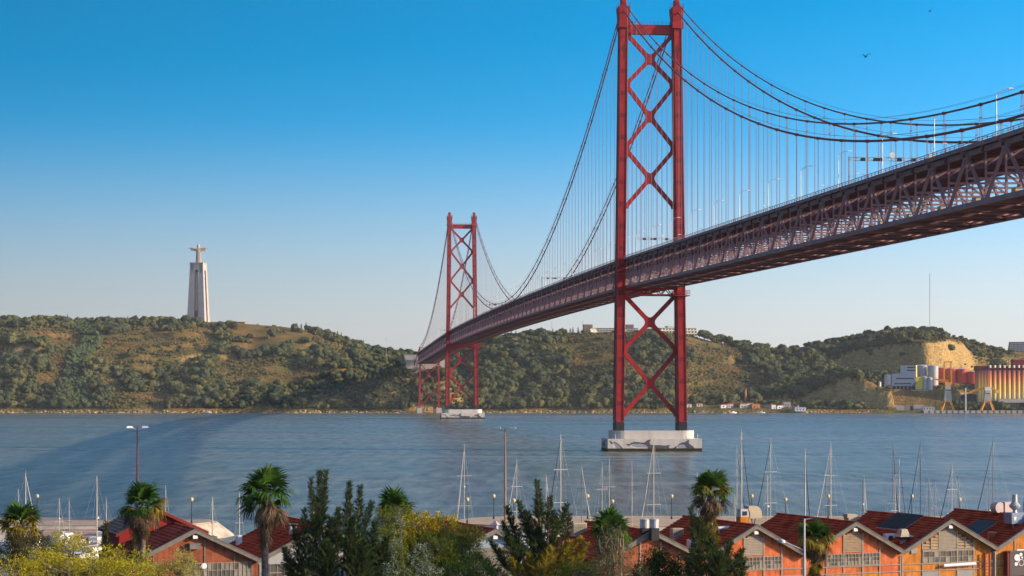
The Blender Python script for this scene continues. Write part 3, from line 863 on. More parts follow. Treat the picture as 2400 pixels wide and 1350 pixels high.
for i, (s, l, zc, up) in enumerate(hang):
    z0 = top_z(s)
    if i < 300:
        mb = MB(); hanger_mb(mb, 0, 0, 0, zc-z0, up); mb.build('hanger', M['hanger'], bridge, (l, s, z0))
        beam('cable_band', (l, s-.45, cable_z(s-.45, up)), (l, s+.45, cable_z(s+.45, up)), .78 if not up else .62, .78 if not up else .62, 'cable', bridge)
    else:
        hanger_mb(rest, l, s, z0, zc, up); rest_b.bar((l, s-.45, cable_z(s-.45, up)), (l, s+.45, cable_z(s+.45, up)), .75, .75)
tag(rest.build('far_hangers', M['hanger'], bridge), kind='stuff')
tag(rest_b.build('far_cable_bands', M['cable'], bridge), kind='stuff')
# lamp posts on the deck
def lamp_mesh():
    mb = MB().tube([(0,0,-1.2), (0,0,7.2)], [.13, .09], 6)
    mb.tube([(0,0,7.0), (.5,0,7.75), (1.4,0,8.3), (2.5,0,8.5)], .06, 5).tube([(0,0,6.3), (.6,0,7.15), (1.4,0,8.25)], .035, 4)
    return mb.mesh('deck_lamp_post', M['galv'])
def head_mesh(): return MB().frustum((2.4, 3.5, -.2, .2), (2.5, 3.4, -.13, .13), 8.38, 8.62).mesh('lamp_head', M['white'])
lmesh, hmesh = lamp_mesh(), head_mesh()
s = -498.0; k = 0
while s < S1:
    for l, rz in ((-12.1, 0), (12.1, math.pi)):
        ss = s + (0 if l < 0 else 19)
        q = link('deck_lamp_post', lmesh, bridge, (l, ss, rail_z(ss)), rz); link('lamp_head', hmesh, q)
    s += 38.4
# sign gantries over the carriageway
def gantry(s):
    g = empty('sign_gantry', (0, s, rail_z(s)), 0, bridge)
    for l in (-12.0, 12.0): MB().bar((l, 0, -1.2), (l, 0, 6.2), .35).build('gantry_post', M['galv'], g)
    mb = MB().bar((-12, -.25, 5.9), (12, -.25, 5.9), .13).bar((-12, .25, 5.9), (12, .25, 5.9), .13).bar((-12, 0, 5.1), (12, 0, 5.1), .13)
    for k in range(16): mb.bar((-12+k*1.5, 0, 5.1), (-12+k*1.5+.75, -.25, 5.9), .07); mb.bar((-12+k*1.5+.75, -.25, 5.9), (-12+k*1.5+1.5, 0, 5.1), .07)
    mb.build('gantry_beam', M['galv'], g)
    for l in (-8.6, -5.4, -4.2, 0.6, 4.2, 7.5): MB().box(l-.6, l+.6, -.5, -.3, 4.95, 5.75).build('signal_panel', M['dark'], g)
    for l in (-1.2, 8.6):
        mb = MB().lathe([(.75, 0), (.75, .12)], 14); mb.v = [(x, -z, y) for x, y, z in mb.v]
        mb.build('round_sign', M['white'], g, (l, -.35, 6.5))
for s in (-354.0, -36.0, 286.0, 640.0, 1120.0): gantry(s)
# travelling maintenance gantries under the deck, by the towers
def traveller(s):
    z = bot_z(s) - 3.4
    g = MB()
    for yy in (-1.2, 1.2):
        g.bar((-15, s+yy, z), (16, s+yy, z), .3, .3).bar((-15, s+yy, z+1.7), (16, s+yy, z+1.7), .3, .3)
        for k in range(16): g.bar((-15+k*2, s+yy, z if k % 2 else z+1.7), (-13+k*2, s+yy, z+1.7 if k % 2 else z), .18)
    for k in range(16): g.bar((-15+k*2, s-1.2, z), (-15+k*2, s+1.2, z), .15)
    for l in (-11, 11): g.bar((l, s, z+1.7), (l, s, z+3.2), .5)
    g.build('maintenance_gantry', M['red'], bridge)
traveller(MAIN-60)

# --- concrete anchorage on the far bank (a thing of its own)
anc = tag(empty('anchorage', (58.4-(S1+48)*math.sin(TH), 846+(S1+48)*math.cos(TH), 0), TH), 'pale concrete anchorage block where the bridge meets the far hill', 'anchorage')
zt = 70.5
MB().prism([(-27, zt-1.5), (-21, 40), (22, 40), (22, zt-3), (-13, zt-1.5)], 4, 70).build('anchor_block', M['concrete'], anc)
MB().prism([(-23, 36), (20, 36), (20, 47), (-12, 54), (-19, 52)], -6, 3.9).build('anchor_chamber', M['concrete_dark'], anc)
MB().box(-27.4, 22.4, 3.6, 70.4, zt-1.4, zt-.8).build('coping', M['concrete_dark'], anc)
for l in (-14, -2, 10): MB().box(l-.2, l+.2, 3.86, 3.98, 44, zt-4).build('joint', M['concrete_dark'], anc)

# ================================================================== FAR BANK THINGS
M['plaster'] = mat('pale_plaster', (0.60, 0.55, 0.46), 0.8, 0.08, 0.2)
M['plaster_grey'] = mat('grey_plaster', (0.36, 0.36, 0.36), 0.8, 0.1, 0.2)
M['brown_panel'] = mat('brown_panel', (0.20, 0.13, 0.11), 0.7, 0.12, 0.2)
M['roof_far'] = mat('far_roof_tiles', (0.36, 0.13, 0.07), 0.85, 0.2, 0.5)
M['brick_far'] = mat('chimney_brick', (0.45, 0.17, 0.08), 0.85, 0.15, 0.3)
M['orange_steel'] = mat('crane_orange', (0.70, 0.30, 0.03), 0.55, 0.12, 0.3)
M['yellow'] = mat('yellow_paint', (0.72, 0.52, 0.06), 0.55, 0.06, 0.3)
M['tank_red'] = mat('tank_red', (0.66, 0.085, 0.04), 0.5, 0.08, 0.12)
M['tank_grey'] = mat('tank_grey', (0.46, 0.45, 0.44), 0.5, 0.08, 0.12)

# --- monument on the hill crest
def monument():
    D = 2735.0; X = wx(465, D); z0 = wz(757, D) - 1.0
    r = tag(empty('monument', (X, D, z0), R(-8)), 'stone statue of a robed figure with outstretched arms on a tall four-legged pedestal', 'monument')
    H = 82.0; b, t = 12.6, 9.0
    def half(z): return lerp(b, t, z/H)
    # four tapering corner legs with arched heads
    for sx in (-1, 1):
        for sy in (-1, 1):
            mb = MB(); lw0, lw1 = 9.4, 6.4
            x0, x1 = sorted((sx*b, sx*(b-lw0))); y0, y1 = sorted((sy*b, sy*(b-lw0)))
            zt = 70.0; ht = half(zt)
            u0, u1 = sorted((sx*ht, sx*(ht-lw1))); v0, v1 = sorted((sy*ht, sy*(ht-lw1)))
            mb.frustum((x0, x1, y0, y1), (u0, u1, v0, v1), 0, zt).build('pedestal_leg', M['stone'], r)
    # crown block: four arched faces
    h7, ht = half(70.0), half(H); op = h7 - 6.4
    for q in range(4):
        poly = [(-h7, 70), (-op, 70)] + [(-op*math.cos(math.pi*k/10), 70 + 3.4*math.sin(math.pi*k/10)) for k in range(1, 10)] + [(op, 70), (h7, 70), (ht, H), (-ht, H)]
        mb = MB().prism(poly, -h7+.03*q, -h7+5.0)
        n = len(mb.v)
        mb.v = [(x, lerp(y, y + (h7-ht), (z-70)/(H-70)), z) for x, y, z in mb.v]
        a = q*math.pi/2; mb.v = [(x*math.cos(a)-y*math.sin(a), x*math.sin(a)+y*math.cos(a), z) for x, y, z in mb.v]
        mb.build('pedestal_arch', M['stone'], r)
    MB().box(-ht-.5, ht+.5, -ht-.5, ht+.5, H, H+1.2).build('viewing_deck', M['stone'], r)
    g = MB()
    for k in range(9):
        for e in (-1, 1):
            g.bar((-ht+k*ht/4, e*ht, H+1.2), (-ht+k*ht/4, e*ht, H+2.6), .12); g.bar((e*ht, -ht+k*ht/4, H+1.2), (e*ht, -ht+k*ht/4, H+2.6), .12)
    for e in (-1, 1): g.bar((-ht, e*ht, H+2.6), (ht, e*ht, H+2.6), .15); g.bar((e*ht, -ht, H+2.6), (e*ht, ht, H+2.6), .15)
    g.build('deck_railing', M['galv'], r)
    MB().box(-5.0, 5.0, -5.0, 5.0, 0, 18).build('lift_shaft', M['brick_far'], r)
    MB().box(-15, 15, -15, 15, -3, .6).build('plinth', M['stone'], r)
    # the figure: one continuous skinned body
    me = bpy.data.meshes.new('robed_figure')
    V = [(0,0,83.2),(0,0,88),(0,0,94),(0,0,99.5),(0,0,102.8),(0,-.3,104.6),(0,-.4,106.8),(0,-.35,108.3),
         (-2.8,0,102.4),(-6.4,-.2,102.9),(-9.6,-.4,103.4),(-12.2,-.6,103.5),(-13.9,-.7,103.4),
         (2.8,0,102.4),(6.4,-.2,102.9),(9.6,-.4,103.4),(12.2,-.6,103.5),(13.9,-.7,103.4)]
    E = [(0,1),(1,2),(2,3),(3,4),(4,5),(5,6),(6,7),(4,8),(8,9),(9,10),(10,11),(11,12),(4,13),(13,14),(14,15),(15,16),(16,17)]
    RD = [(3.4,3.0),(3.2,2.8),(2.9,2.5),(3.0,2.2),(2.9,2.0),(1.1,1.1),(1.5,1.5),(1.2,1.2)] + [(1.9,1.5),(1.9,1.3),(1.6,1.1),(.6,.45),(.5,.35)]*2
    me.from_pydata(V, E, [])
    o = link('statue', me, r, rot=(0, 0, R(8)))
    me.materials.append(M['stone_warm'])
    md = o.modifiers.new('skin', 'SKIN'); md.use_smooth_shade = True
    for i, sv in enumerate(me.skin_vertices[0].data): sv.radius = RD[i]; sv.use_root = (i == 0)
    o.modifiers.new('sub', 'SUBSURF').render_levels = 2
    # hanging sleeves, hair and robe folds
    mb = MB()
    for e in (-1, 1):
        p = [(e*2.6, 103.6), (e*10.4, 104.4), (e*10.2, 99.6), (e*6.0, 99.8), (e*3.0, 98.6)]
        mb.prism(p if e > 0 else p[::-1], -1.1, .8)
    mb.build('sleeve', M['stone_warm'], o)
    f = MB()
    for k in range(9):
        a = -math.pi + math.pi*k/8; f.tube([(3.3*math.cos(a), 2.9*math.sin(a), 82.9), (2.95*math.cos(a), 2.5*math.sin(a), 95), (2.4*math.cos(a), 2.0*math.sin(a), 101)], [.55, .42, .2], 5)
    f.build('robe_fold', M['stone_warm'], o)
    MB().lathe([(1.0, -1.2), (1.9, -.4), (2.0, 1.0), (1.75, 2.2), (.9, 3.0)], 10, (0, .35, 105.9)).build('hair', M['stone_warm'], o, smooth_=True)
M['stone_warm'] = mat('weathered_stone', (0.45, 0.36, 0.29), 0.85, 0.12, 0.3)
monument()

# --- terraced buildings on the middle hill
def terraced(name, label, px0, px1, ytop, ybot, D, floors, rz, m, depth=22, step=2.2, cat='building'):
    X0, X1 = wx(px0, D), wx(px1, D); W = X1-X0; zt, zb = wz(ytop, D), wz(ybot, D)
    r = tag(empty(name, ((X0+X1)/2, D, zb-5), R(rz)), label, cat)
    fh = (zt-zb)/floors
    MB().box(-W/2, W/2, 0, depth, -25, 5).build('base', M['plaster_grey'], r)
    for k in range(floors):
        y0 = k*step; z = 5 + k*fh
        MB().box(-W/2 + k*.4, W/2 - k*.4, y0+1.2, depth, z, z+fh-.4).build('storey_wall', M[m], r)
        MB().box(-W/2-.3 + k*.4, W/2+.3 - k*.4, y0, depth+.2, z+fh-.4, z+fh).build('floor_slab', M['plaster'], r)
        n = max(3, int(W/4.2)); pw = W/n
        for j in range(n):
            x = -W/2 + (j+.5)*pw
            if abs(x) > W/2 - k*.4 - 1.2: continue
            MB().box(x-pw*.3, x+pw*.3, y0+1.14, y0+1.3, z+.9, z+fh-1.0).build('window', M['glass_far'], r)
        MB().box(W/2-k*.4-.1, W/2-k*.4+.06, y0+4, y0+7, z+.9, z+fh-1.0).build('window', M['glass_far'], r)
    return r, W, zt-zb+5
r, W, h = terraced('terraced_building', 'grey stepped hilltop building with brown roof boxes seen beside the red tower', 1392, 1500, 768, 786, 2738, 4, 4, 'plaster_grey')
for x, w in ((-W*.62, 12.5), (W*.3, 10)):
    MB().box(x-w/2, x+w/2, 6, 18, h-.2 if x > 0 else h-6, h+4.2).build('roof_box', M['brown_panel'], r)
    MB().box(x-w/2-.4, x+w/2+.4, 5.6, 18.4, h+4.2, h+4.7).build('roof_slab', M['plaster_grey'], r)
for nm, a, b_, yt, yb, D, fl, lab in (('terrace_house', 1363, 1381, 779, 797, 2716, 4, 'cream stepped terrace house lowest on the wooded middle hill'), ('terrace_house', 1386, 1406, 770, 786, 2728, 4, 'cream stepped terrace house just above the lower one on the middle hill'), ('terrace_house', 1456, 1474, 770, 787, 2722, 4, 'cream stepped terrace house right beside the left tower leg')):
    terraced(nm, lab, a, b_, yt, yb, D, fl, 34, 'plaster', depth=12, step=1.6, cat='house')
r, W, h = terraced('hilltop_hotel', 'long pale three storey building standing on the bare hilltop', 1545, 1638, 768, 788, 2735, 3, 14, 'plaster', depth=26, step=1.5)
MB().box(-W*.25, W*.2, 8, 20, h, h+2.6).build('roof_box', M['plaster_grey'], r)
r, W, h = terraced('apartment_block', 'grey apartment block on the skyline at the right edge', 2366, 2420, 801, 826, 2900, 6, -8, 'plaster_grey', depth=24, step=0.0)
r, W, h = terraced('crest_house', 'small white house on the crest at the left edge', -14, 15, 744, 755, 2760, 2, 10, 'white', depth=9, step=0.0, cat='house')
# visitor buildings beside the monument
D = 2745; X = wx(530, D)
r = tag(empty('visitor_building', (X, D, wz(760, D)-2), R(-6)), 'long low reddish building on the crest right of the monument', 'building')
MB().box(-30, 26, 0, 9, 0, 4.6).build('wall', M['brick_far'], r); MB().box(-30.6, 26.6, -.5, 9.5, 4.6, 5.3).build('roof', M['roof_far'], r)
for k in range(9): MB().box(-27+k*6, -24.5+k*6, -.08, .1, 1.0, 3.4).build('window', M['glass_far'], r)

# --- masts and poles on the crests
def lattice_mast(px, ytop, D, w, label, m='galv'):
    X = wx(px, D); zb = hill_z(X, D)-1; H = wz(ytop, D) - zb
    r = tag(empty('antenna_mast', (X, D, zb)), label, 'mast')
    mb = MB()
    for k in range(3): a = k*2.094; mb.bar((w*math.cos(a), w*math.sin(a), 0), (w*.55*math.cos(a), w*.55*math.sin(a), H*.97), .22)
    n = int(H/3)
    for k in range(n):
        for j in range(3):
            f0, f1 = lerp(1, .55, k/n)*w, lerp(1, .55, (k+1)/n)*w; a, b = j*2.094, (j+1)*2.094
            mb.bar((f0*math.cos(a), f0*math.sin(a), k*H*.97/n), (f1*math.cos(b), f1*math.sin(b), (k+1)*H*.97/n), .1)
    mb.build('lattice', M[m], r); MB().tube([(0,0,H*.96), (0,0,H)], .12, 5).build('whip_aerial', M[m], r)
lattice_mast(2179, 637, 2742, .55, 'very tall thin antenna mast on the right hill')
lattice_mast(1292, 752, 2760, 1.6, 'short lattice telecom mast rising behind trees under the deck')
lattice_mast(1366, 752, 2745, .4, 'thin pole left of the brown roof boxes')
for px, yt, lab in ((905, 792, 'slim lamp pole on the saddle left of the anchorage'), (227, 738, 'thin pole among the crest trees left of the monument'), (380, 742, 'thin pole on the crest nearest the monument')):
    X = wx(px, 2600 if px > 600 else 2745); D = 2600 if px > 600 else 2745; zb = hill_z(X, D)
    r = tag(empty('lamp_pole', (X, D, zb-.5)), lab, 'lamp pole'); H = max(6, wz(yt, D)-zb)
    MB().tube([(0,0,0), (0,0,H)], [.28, .16], 6).build('pole', M['galv'], r); MB().box(-.9, .9, -.25, .25, H-.2, H+.3).build('lamp_head', M['galv'], r)

# --- individual crest trees
def crest_tree_meshes():
    out = {}
    out['umbrella'] = [crown_mesh('crown_umbrella%d' % k, M['pine'], 71+k, 8, 5.6, 0.62, 44, 0.8, 2.2) for k in range(3)]
    out['round'] = [crown_mesh('crown_round%d' % k, M['wood'], 81+k, 6, 4.6, 0.9, 40, 0.7, 1.4) for k in range(3)]
    con = []
    for k in range(3):
        rg = random.Random(91+k); v = []; f = []; tone = []
        for q in range(420):
            h = rg.random()**1.2; a = rg.uniform(0, 6.283); rr = (1-h)*2.7*rg.uniform(.45, 1.1)+.15
            c = Vector((rr*math.cos(a), rr*math.sin(a), 1.0+h*9.5)); s = rg.uniform(.35, .8)
            d1 = Vector((math.cos(a), math.sin(a), rg.uniform(-.5, .1)))*s; d2 = Vector((-math.sin(a), math.cos(a), rg.uniform(-.3, .3)))*s*.6
            b = len(v); v += [tuple(c+d1), tuple(c+d2), tuple(c-d1), tuple(c-d2)]; f.append((b, b+1, b+2, b+3)); tone.append(rg.random())
        me = bpy.data.meshes.new('crown_conifer%d' % k); me.from_pydata(v, [], f); me.materials.append(M['pine'])
        me.attributes.new('tone', 'FLOAT', 'FACE').data.foreach_set('value', tone); con.append(me)
    out['conifer'] = con
    return out
CT = crest_tree_meshes()
trunk_far = MB().tube([(0,0,-1), (.1,0,2.5), (0,.1,6.2)], [.45, .33, .2], 6).mesh('trunk', M['bark_far'])
rg = random.Random(23)
TCOUNT = {}
def crest_tree(kind, px, D, s, label, group, dz=0.0):
    i = TCOUNT.get(group, 0); TCOUNT[group] = i+1
    if group != 'lone crest trees': label = label + ', ' + ORD[i] + ' from left'
    X = wx(px, D); z = hill_z(X, D)
    r = tag(empty('pine_tree' if kind != 'round' else 'oak_tree', (X, D, z+dz), rg.uniform(0, 6.28)), label, 'tree', group)
    r.scale = (s, s, s*rg.uniform(.9, 1.12))
    link('crown', rg.choice(CT[kind]), r); link('trunk', trunk_far, r)
for px in (1648, 1660, 1671, 1681, 1690, 1701, 1711, 1721, 1730, 1739, 1748, 1757, 1766, 1775, 1784, 1793): crest_tree('umbrella' if px % 3 else 'round', px+rg.uniform(-3, 3), 2718+rg.uniform(-22, 10), rg.uniform(1.0, 1.7), 'dark umbrella pine on the saddle right of the near tower', 'umbrella pines on the saddle')
for px in (2076, 2098, 2112, 2124, 2137, 2150, 2163, 2176, 2188, 2201): crest_tree('umbrella', px+rg.uniform(-3, 3), 2728+rg.uniform(-12, 8), rg.uniform(1.0, 1.35), 'dark umbrella pine crowning the hill above the yellow cliff', 'pines above the cliff')
for k in range(16): crest_tree('round', 1822+k*15+rg.uniform(-5, 5), 2722+rg.uniform(-14, 10), rg.uniform(.8, 1.25), 'dark round tree on the shaded crest left of the cliff', 'trees on the shaded crest')
for k in range(8): crest_tree('round', 2212+k*13+rg.uniform(-4, 4), 2715+rg.uniform(-12, 12), rg.uniform(.6, .95), 'small round tree on the slope right of the cliff', 'trees right of the cliff hill top')
for k in range(24): crest_tree('conifer' if rg.random() < .6 else 'round', 690+k*8.6+rg.uniform(-3, 3), 2716+rg.uniform(-14, 14), rg.uniform(.7, 1.15), 'dark conifer on the descending ridge right of the dry field', 'trees on the descending ridge')
for k in range(22): crest_tree('conifer' if rg.random() < .5 else 'round', 132+k*8.5+rg.uniform(-3, 3), 2742+rg.uniform(-6, 6), rg.uniform(.42, .72), 'small dark tree in the crest row left of the monument', 'crest row left of the monument')
for k in range(18): crest_tree('round' if rg.random() < .6 else 'conifer', 1172+k*11.5+rg.uniform(-4, 4), 2720+rg.uniform(-14, 10), rg.uniform(.8, 1.25), 'green tree on the crest of the middle hill under the deck', 'trees on the middle hill crest')
for px, lab in ((28, 'first small round tree beside the white crest house'), (41, 'second small round tree beside the white crest house'), (432, 'small round tree touching the left foot of the monument')): crest_tree('round', px, 2748, .8, lab, 'lone crest trees')

# --- shore: chimneys, cottages, small boats
def chimney(px, yt, yb, D, label):
    X = wx(px, D); zb = wz(yb, D)-6; H = wz(yt, D)-zb
    r = tag(empty('brick_chimney', (X, D, zb)), label, 'chimney')
    MB().lathe([(2.0, 0), (1.15, H-1.2), (1.45, H-1.1), (1.45, H)], 12).build('stack', M['brick_far'], r); MB().box(-2.6, 2.6, -2.6, 2.6, 0, 3.5).build('base', M['brick_far'], r)
chimney(1747, 912, 946, 2384, 'tall brick chimney at the foot of the wooded slope')
chimney(1752, 927, 946, 2388, 'shorter brick chimney just behind the tall one')
rg = random.Random(3)
k = 0
for px, w, m in ((1612, 9, 'white'), (1640, 7, 'plaster'), (1700, 11, 'white'), (1712, 8, 'plaster_grey'), (1728, 14, 'brown_panel'), (1743, 9, 'plaster'), (1758, 8, 'white'), (1772, 10, 'brick_far'), (1800, 9, 'plaster_grey'), (1812, 7, 'white'), (1830, 9, 'white'), (1845, 8, 'plaster'), (1862, 8, 'plaster_grey')):
    D = 2353 + rg.uniform(-2, 7); X = wx(px, D); z = max(3.0, hill_z(X, D))
    lab = '%s low shore cottage, %s from the near tower along the right-hand waterline' % ({'white':'white','plaster':'cream','plaster_grey':'grey','brown_panel':'brown','brick_far':'brick red'}[m], ORD[k]); k += 1
    r = tag(empty('cottage', (X, D, z-1.5), R(rg.uniform(-25, 25))), lab, 'cottage', 'cottages along the far waterline')
    h = rg.uniform(3.0, 5.0); d = 6.0
    MB().box(-w/2, w/2, 0, d, 0, h+1.5).build('wall', M[m], r)
    MB().prism([(-w/2-.4, h+1.5), (w/2+.4, h+1.5), (w/2-.6, h+2.5), (-w/2+.6, h+2.5)], -.4, d+.4).build('roof', M['roof_far'], r)
    MB().box(-w*.3, -w*.1, -.06, .1, 2.4, 4.0).build('window', M['glass_far'], r); MB().box(w*.1, w*.25, -.06, .1, 1.4, 3.8).build('door', M['brown_panel'], r)
D = 2334; r = tag(empty('stilt_house', (wx(1876, D), D, 0)), 'white waterfront shed standing on posts at the foot of the dark cliff', 'shed')
MB().box(-6.4, 6.4, 0, 6, 2.0, 6.0).build('wall', M['white'], r); MB().prism([(-6.9, 6), (6.9, 6), (6.5, 6.9), (-6.5, 6.9)], -.4, 6.4).build('roof', M['plaster'], r)
for k in range(5): MB().tube([(-5.6+k*2.8, .5, -2), (-5.6+k*2.8, .5, 2)], .3, 6).build('post', M['dark'], r)
for k in range(3): MB().box(-4.4+k*3.6, -3+k*3.6, -.06, .1, 3.2, 4.8).build('window', M['glass_far'], r)
def hull(L, B, H, m, parent, n=9):
    mb = MB(); rows = []
    for i in range(n):
        t = i/(n-1); x = (t-.5)*L; w = B/2*math.sin(math.pi*min(1, .25+t*.75) if t > .55 else math.pi*.5*(.72+.28*t/.55)) if t < 1 else .02
        w = B/2*(0.78+.22*smooth(t/.45)) if t < .45 else B/2*max(.02, 1-((t-.45)/.55)**2.1)
        sh = H*(1+.22*t*t)
        rows.append([(x, -w, sh), (x+.02*L*t, -w*.86, sh*.35), (x, -w*.3, -.35*H), (x, w*.3, -.35*H), (x+.02*L*t, w*.86, sh*.35), (x, w, sh)])
    mb.v = [p for rw in rows for p in rw]
    for i in range(n-1):
        for k in range(5): a = i*6+k; mb.f.append((a, a+1, a+7, a+6))
        mb.f.append((i*6, (i+1)*6, (i+1)*6+5, i*6+5))
    mb.f.append((5, 4, 3, 2, 1, 0))
    return link('hull', fix(mb.mesh('hull', m)), parent)
for px, D, lab in ((488, 2318, 'tiny white motor boat by the far shore below the monument'), (1719, 2310, 'tiny white boat moored off the cottages nearest the tower'), (1785, 2312, 'tiny white boat moored off the cottages further right')):
    r = tag(empty('motor_boat', (wx(px, D), D, 0), R(rg.uniform(-20, 20))), lab, 'boat'); hull(8, 2.6, 1.2, M['white'], r); MB().frustum((-1.6, 1.4, -.9, .9), (-1.3, .7, -.75, .75), 1.1, 2.5).build('cabin', M['white'], r)

# --- port on the right
def quay():
    D = 2338.0; X0, X1 = wx(2164, D), wx(2440, D)
    r = tag(empty('quay', (X0, D, 0)), 'long pale quay wall in front of the grain silos', 'quay')
    W = X1-X0
    MB().box(0, W, 0, 36, -4, 2.9).build('quay_deck', M['concrete_dark'], r)
    n = 20; pw = W/n
    for k in range(n): MB().box(k*pw+.5, (k+1)*pw-1.6, -1.6, .0, -.6, 3.0).build('quay_panel', M['concrete'], r)
quay()
r = tag(empty('retaining_wall', (wx(2032, 2366), 2366, 0)), 'low concrete retaining wall left of the quay', 'wall')
W = wx(2186, 2366)-wx(2032, 2366)
for k in range(7): MB().box(k*W/7, (k+1)*W/7-.15, 0, 3+.4*(k % 2), -1, 8.6+.5*(k % 3)).build('wall_panel', M['concrete' if k in (3, 5) else 'concrete_dark'], r)
MB().box(W*.66, W*.7, -.1, .3, 3.4, 8.2).build('doorway', M['dark'], r)
r = tag(empty('retaining_wall', (wx(2136, 2412), 2412, 0)), 'pale upper retaining wall below the white plant building', 'wall')
for k in range(3): MB().box(k*6.8, (k+1)*6.8-.15, 0, 2.5, 14, 26.8).build('wall_panel', M['concrete'], r)
def plant():
    D = 2422.0
    r = tag(empty('plant_building', (wx(2118, D), D, 26), R(-16)), 'white windowless plant building with dark window bands and end wall tinted yellow as if sunlit', 'building')
    MB().box(-14.5, 14.5, 0, 16, 6, 21).build('wall', M['white_cool'], r); MB().box(-4, 14.5, .05, 16, 21, 31).build('upper_wall', M['white_cool'], r)
    MB().box(14.5, 14.8, .4, 15.6, 6, 31.3).build('sun_tinted_end_wall', M['yellow'], r)  # sunlight on the end face painted in as yellow
    for x0, x1, z in ((4, 14, 27.6), (4, 14, 24.2), (-9, 12, 14.2), (-11, 9, 8.0)): MB().box(x0, x1, -.12, .1, z, z+1.5).build('window_band', M['glass_far'], r)
    for k in range(7): MB().box(-14+k*4.6, -13.2+k*4.6, 0, 1, 0, 6).build('column', M['white_cool'], r)
    MB().box(-14, 14, 3, 15, 0, 6).build('open_floor', M['dark'], r); MB().box(-14.8, 14.8, -.3, 16.2, 5.6, 6.0).build('floor_slab', M['concrete_dark'], r)
M['white_cool'] = mat('white_cladding', (0.44, 0.46, 0.48), 0.6, 0.05, 0.2)
plant()
def tank(px, yt, yb, D, rad, m, label, cat='tank', grp=None):
    X = wx(px, D); zb = wz(yb, D)-4; H = wz(yt, D)-zb
    r = tag(empty('storage_tank', (X, D, zb)), label, cat, grp)
    MB().lathe([(rad, 0), (rad, H-.5), (rad+.2, H-.45), (rad+.2, H)], 28).build('shell', M[m], r, smooth_=False)
    MB().lathe([(rad-.1, H), (rad*.5, H+.9), (.3, H+1.3)], 24).build('roof_cone', M['tank_grey'], r)
    g = MB()
    for k in range(20): a = k*.314; g.bar(((rad-.2)*math.cos(a), (rad-.2)*math.sin(a), H), ((rad-.2)*math.cos(a), (rad-.2)*math.sin(a), H+1.3), .1)
    g.tube([((rad-.2)*math.cos(k*.314), (rad-.2)*math.sin(k*.314), H+1.3) for k in range(21)], .08, 4); g.build('guard_rail', M['galv'], r)
tank(2161, 857, 892, 2462, 6.2, 'tank_grey', 'grey storage silo directly behind the white plant building')
tank(2187, 858, 896, 2452, 6.2, 'tank_grey', 'grey storage silo between the plant building and the red tanks')
tank(2206, 862, 890, 2470, 6.0, 'tank_red', 'red storage tank next to the grey silo')
tank(2230, 864, 890, 2468, 6.2, 'tank_red', 'red storage tank, second from the grey silo')
tank(2255, 865, 890, 2466, 6.2, 'tank_red', 'red storage tank, third from the grey silo')
tank(2279, 871, 892, 2464, 6.8, 'tank_red', 'squat red storage tank nearest the grain silos')
tank(2080, 880, 908, 2428, 4.0, 'tank_grey', 'small pale silo at the left end of the plant')
tank(2167, 884, 906, 2420, 3.2, 'tank_grey', 'small pale hopper tank in front of the grey silos')
tank(2179, 886, 908, 2418, 3.4, 'tank_grey', 'small pale process tank right of the hopper tank')
tank(2062, 896, 909, 2424, 1.6, 'white', 'tiny white standpipe tank at the far left of the plant')
r = tag(empty('process_tower', (wx(2156, 2418), 2418, 27)), 'yellow and white process tower beside the plant building', 'tower')
MB().box(-5, 3, 0, 7, 0, 16).build('frame', M['yellow'], r); MB().box(3, 6.5, 1, 6, 0, 13).build('annex', M['white'], r); MB().bar((6, 2, 5), (19, -3, -2), 1.6, 1.6).build('conveyor', M['concrete_dark'], r); MB().bar((-5, -1, 9), (-12, -3, 1), 1.2).build('conveyor', M['dark'], r)
r = tag(empty('storage_shed', (wx(2278, 2400), 2400, 2)), 'dark arched shed between the cranes and the grain silos', 'shed')
MB().prism([(-11, 0), (11, 0), (11, 14)] + [(11*math.cos(math.pi*k/10), 14+6.5*math.sin(math.pi*k/10)) for k in range(1, 10)] + [(-11, 14)], 0, 24).build('shell', M['dark_shed'] if 'dark_shed' in M else mat('dark_shed', (0.06, 0.06, 0.075), 0.7, 0.15, 0.2), r)
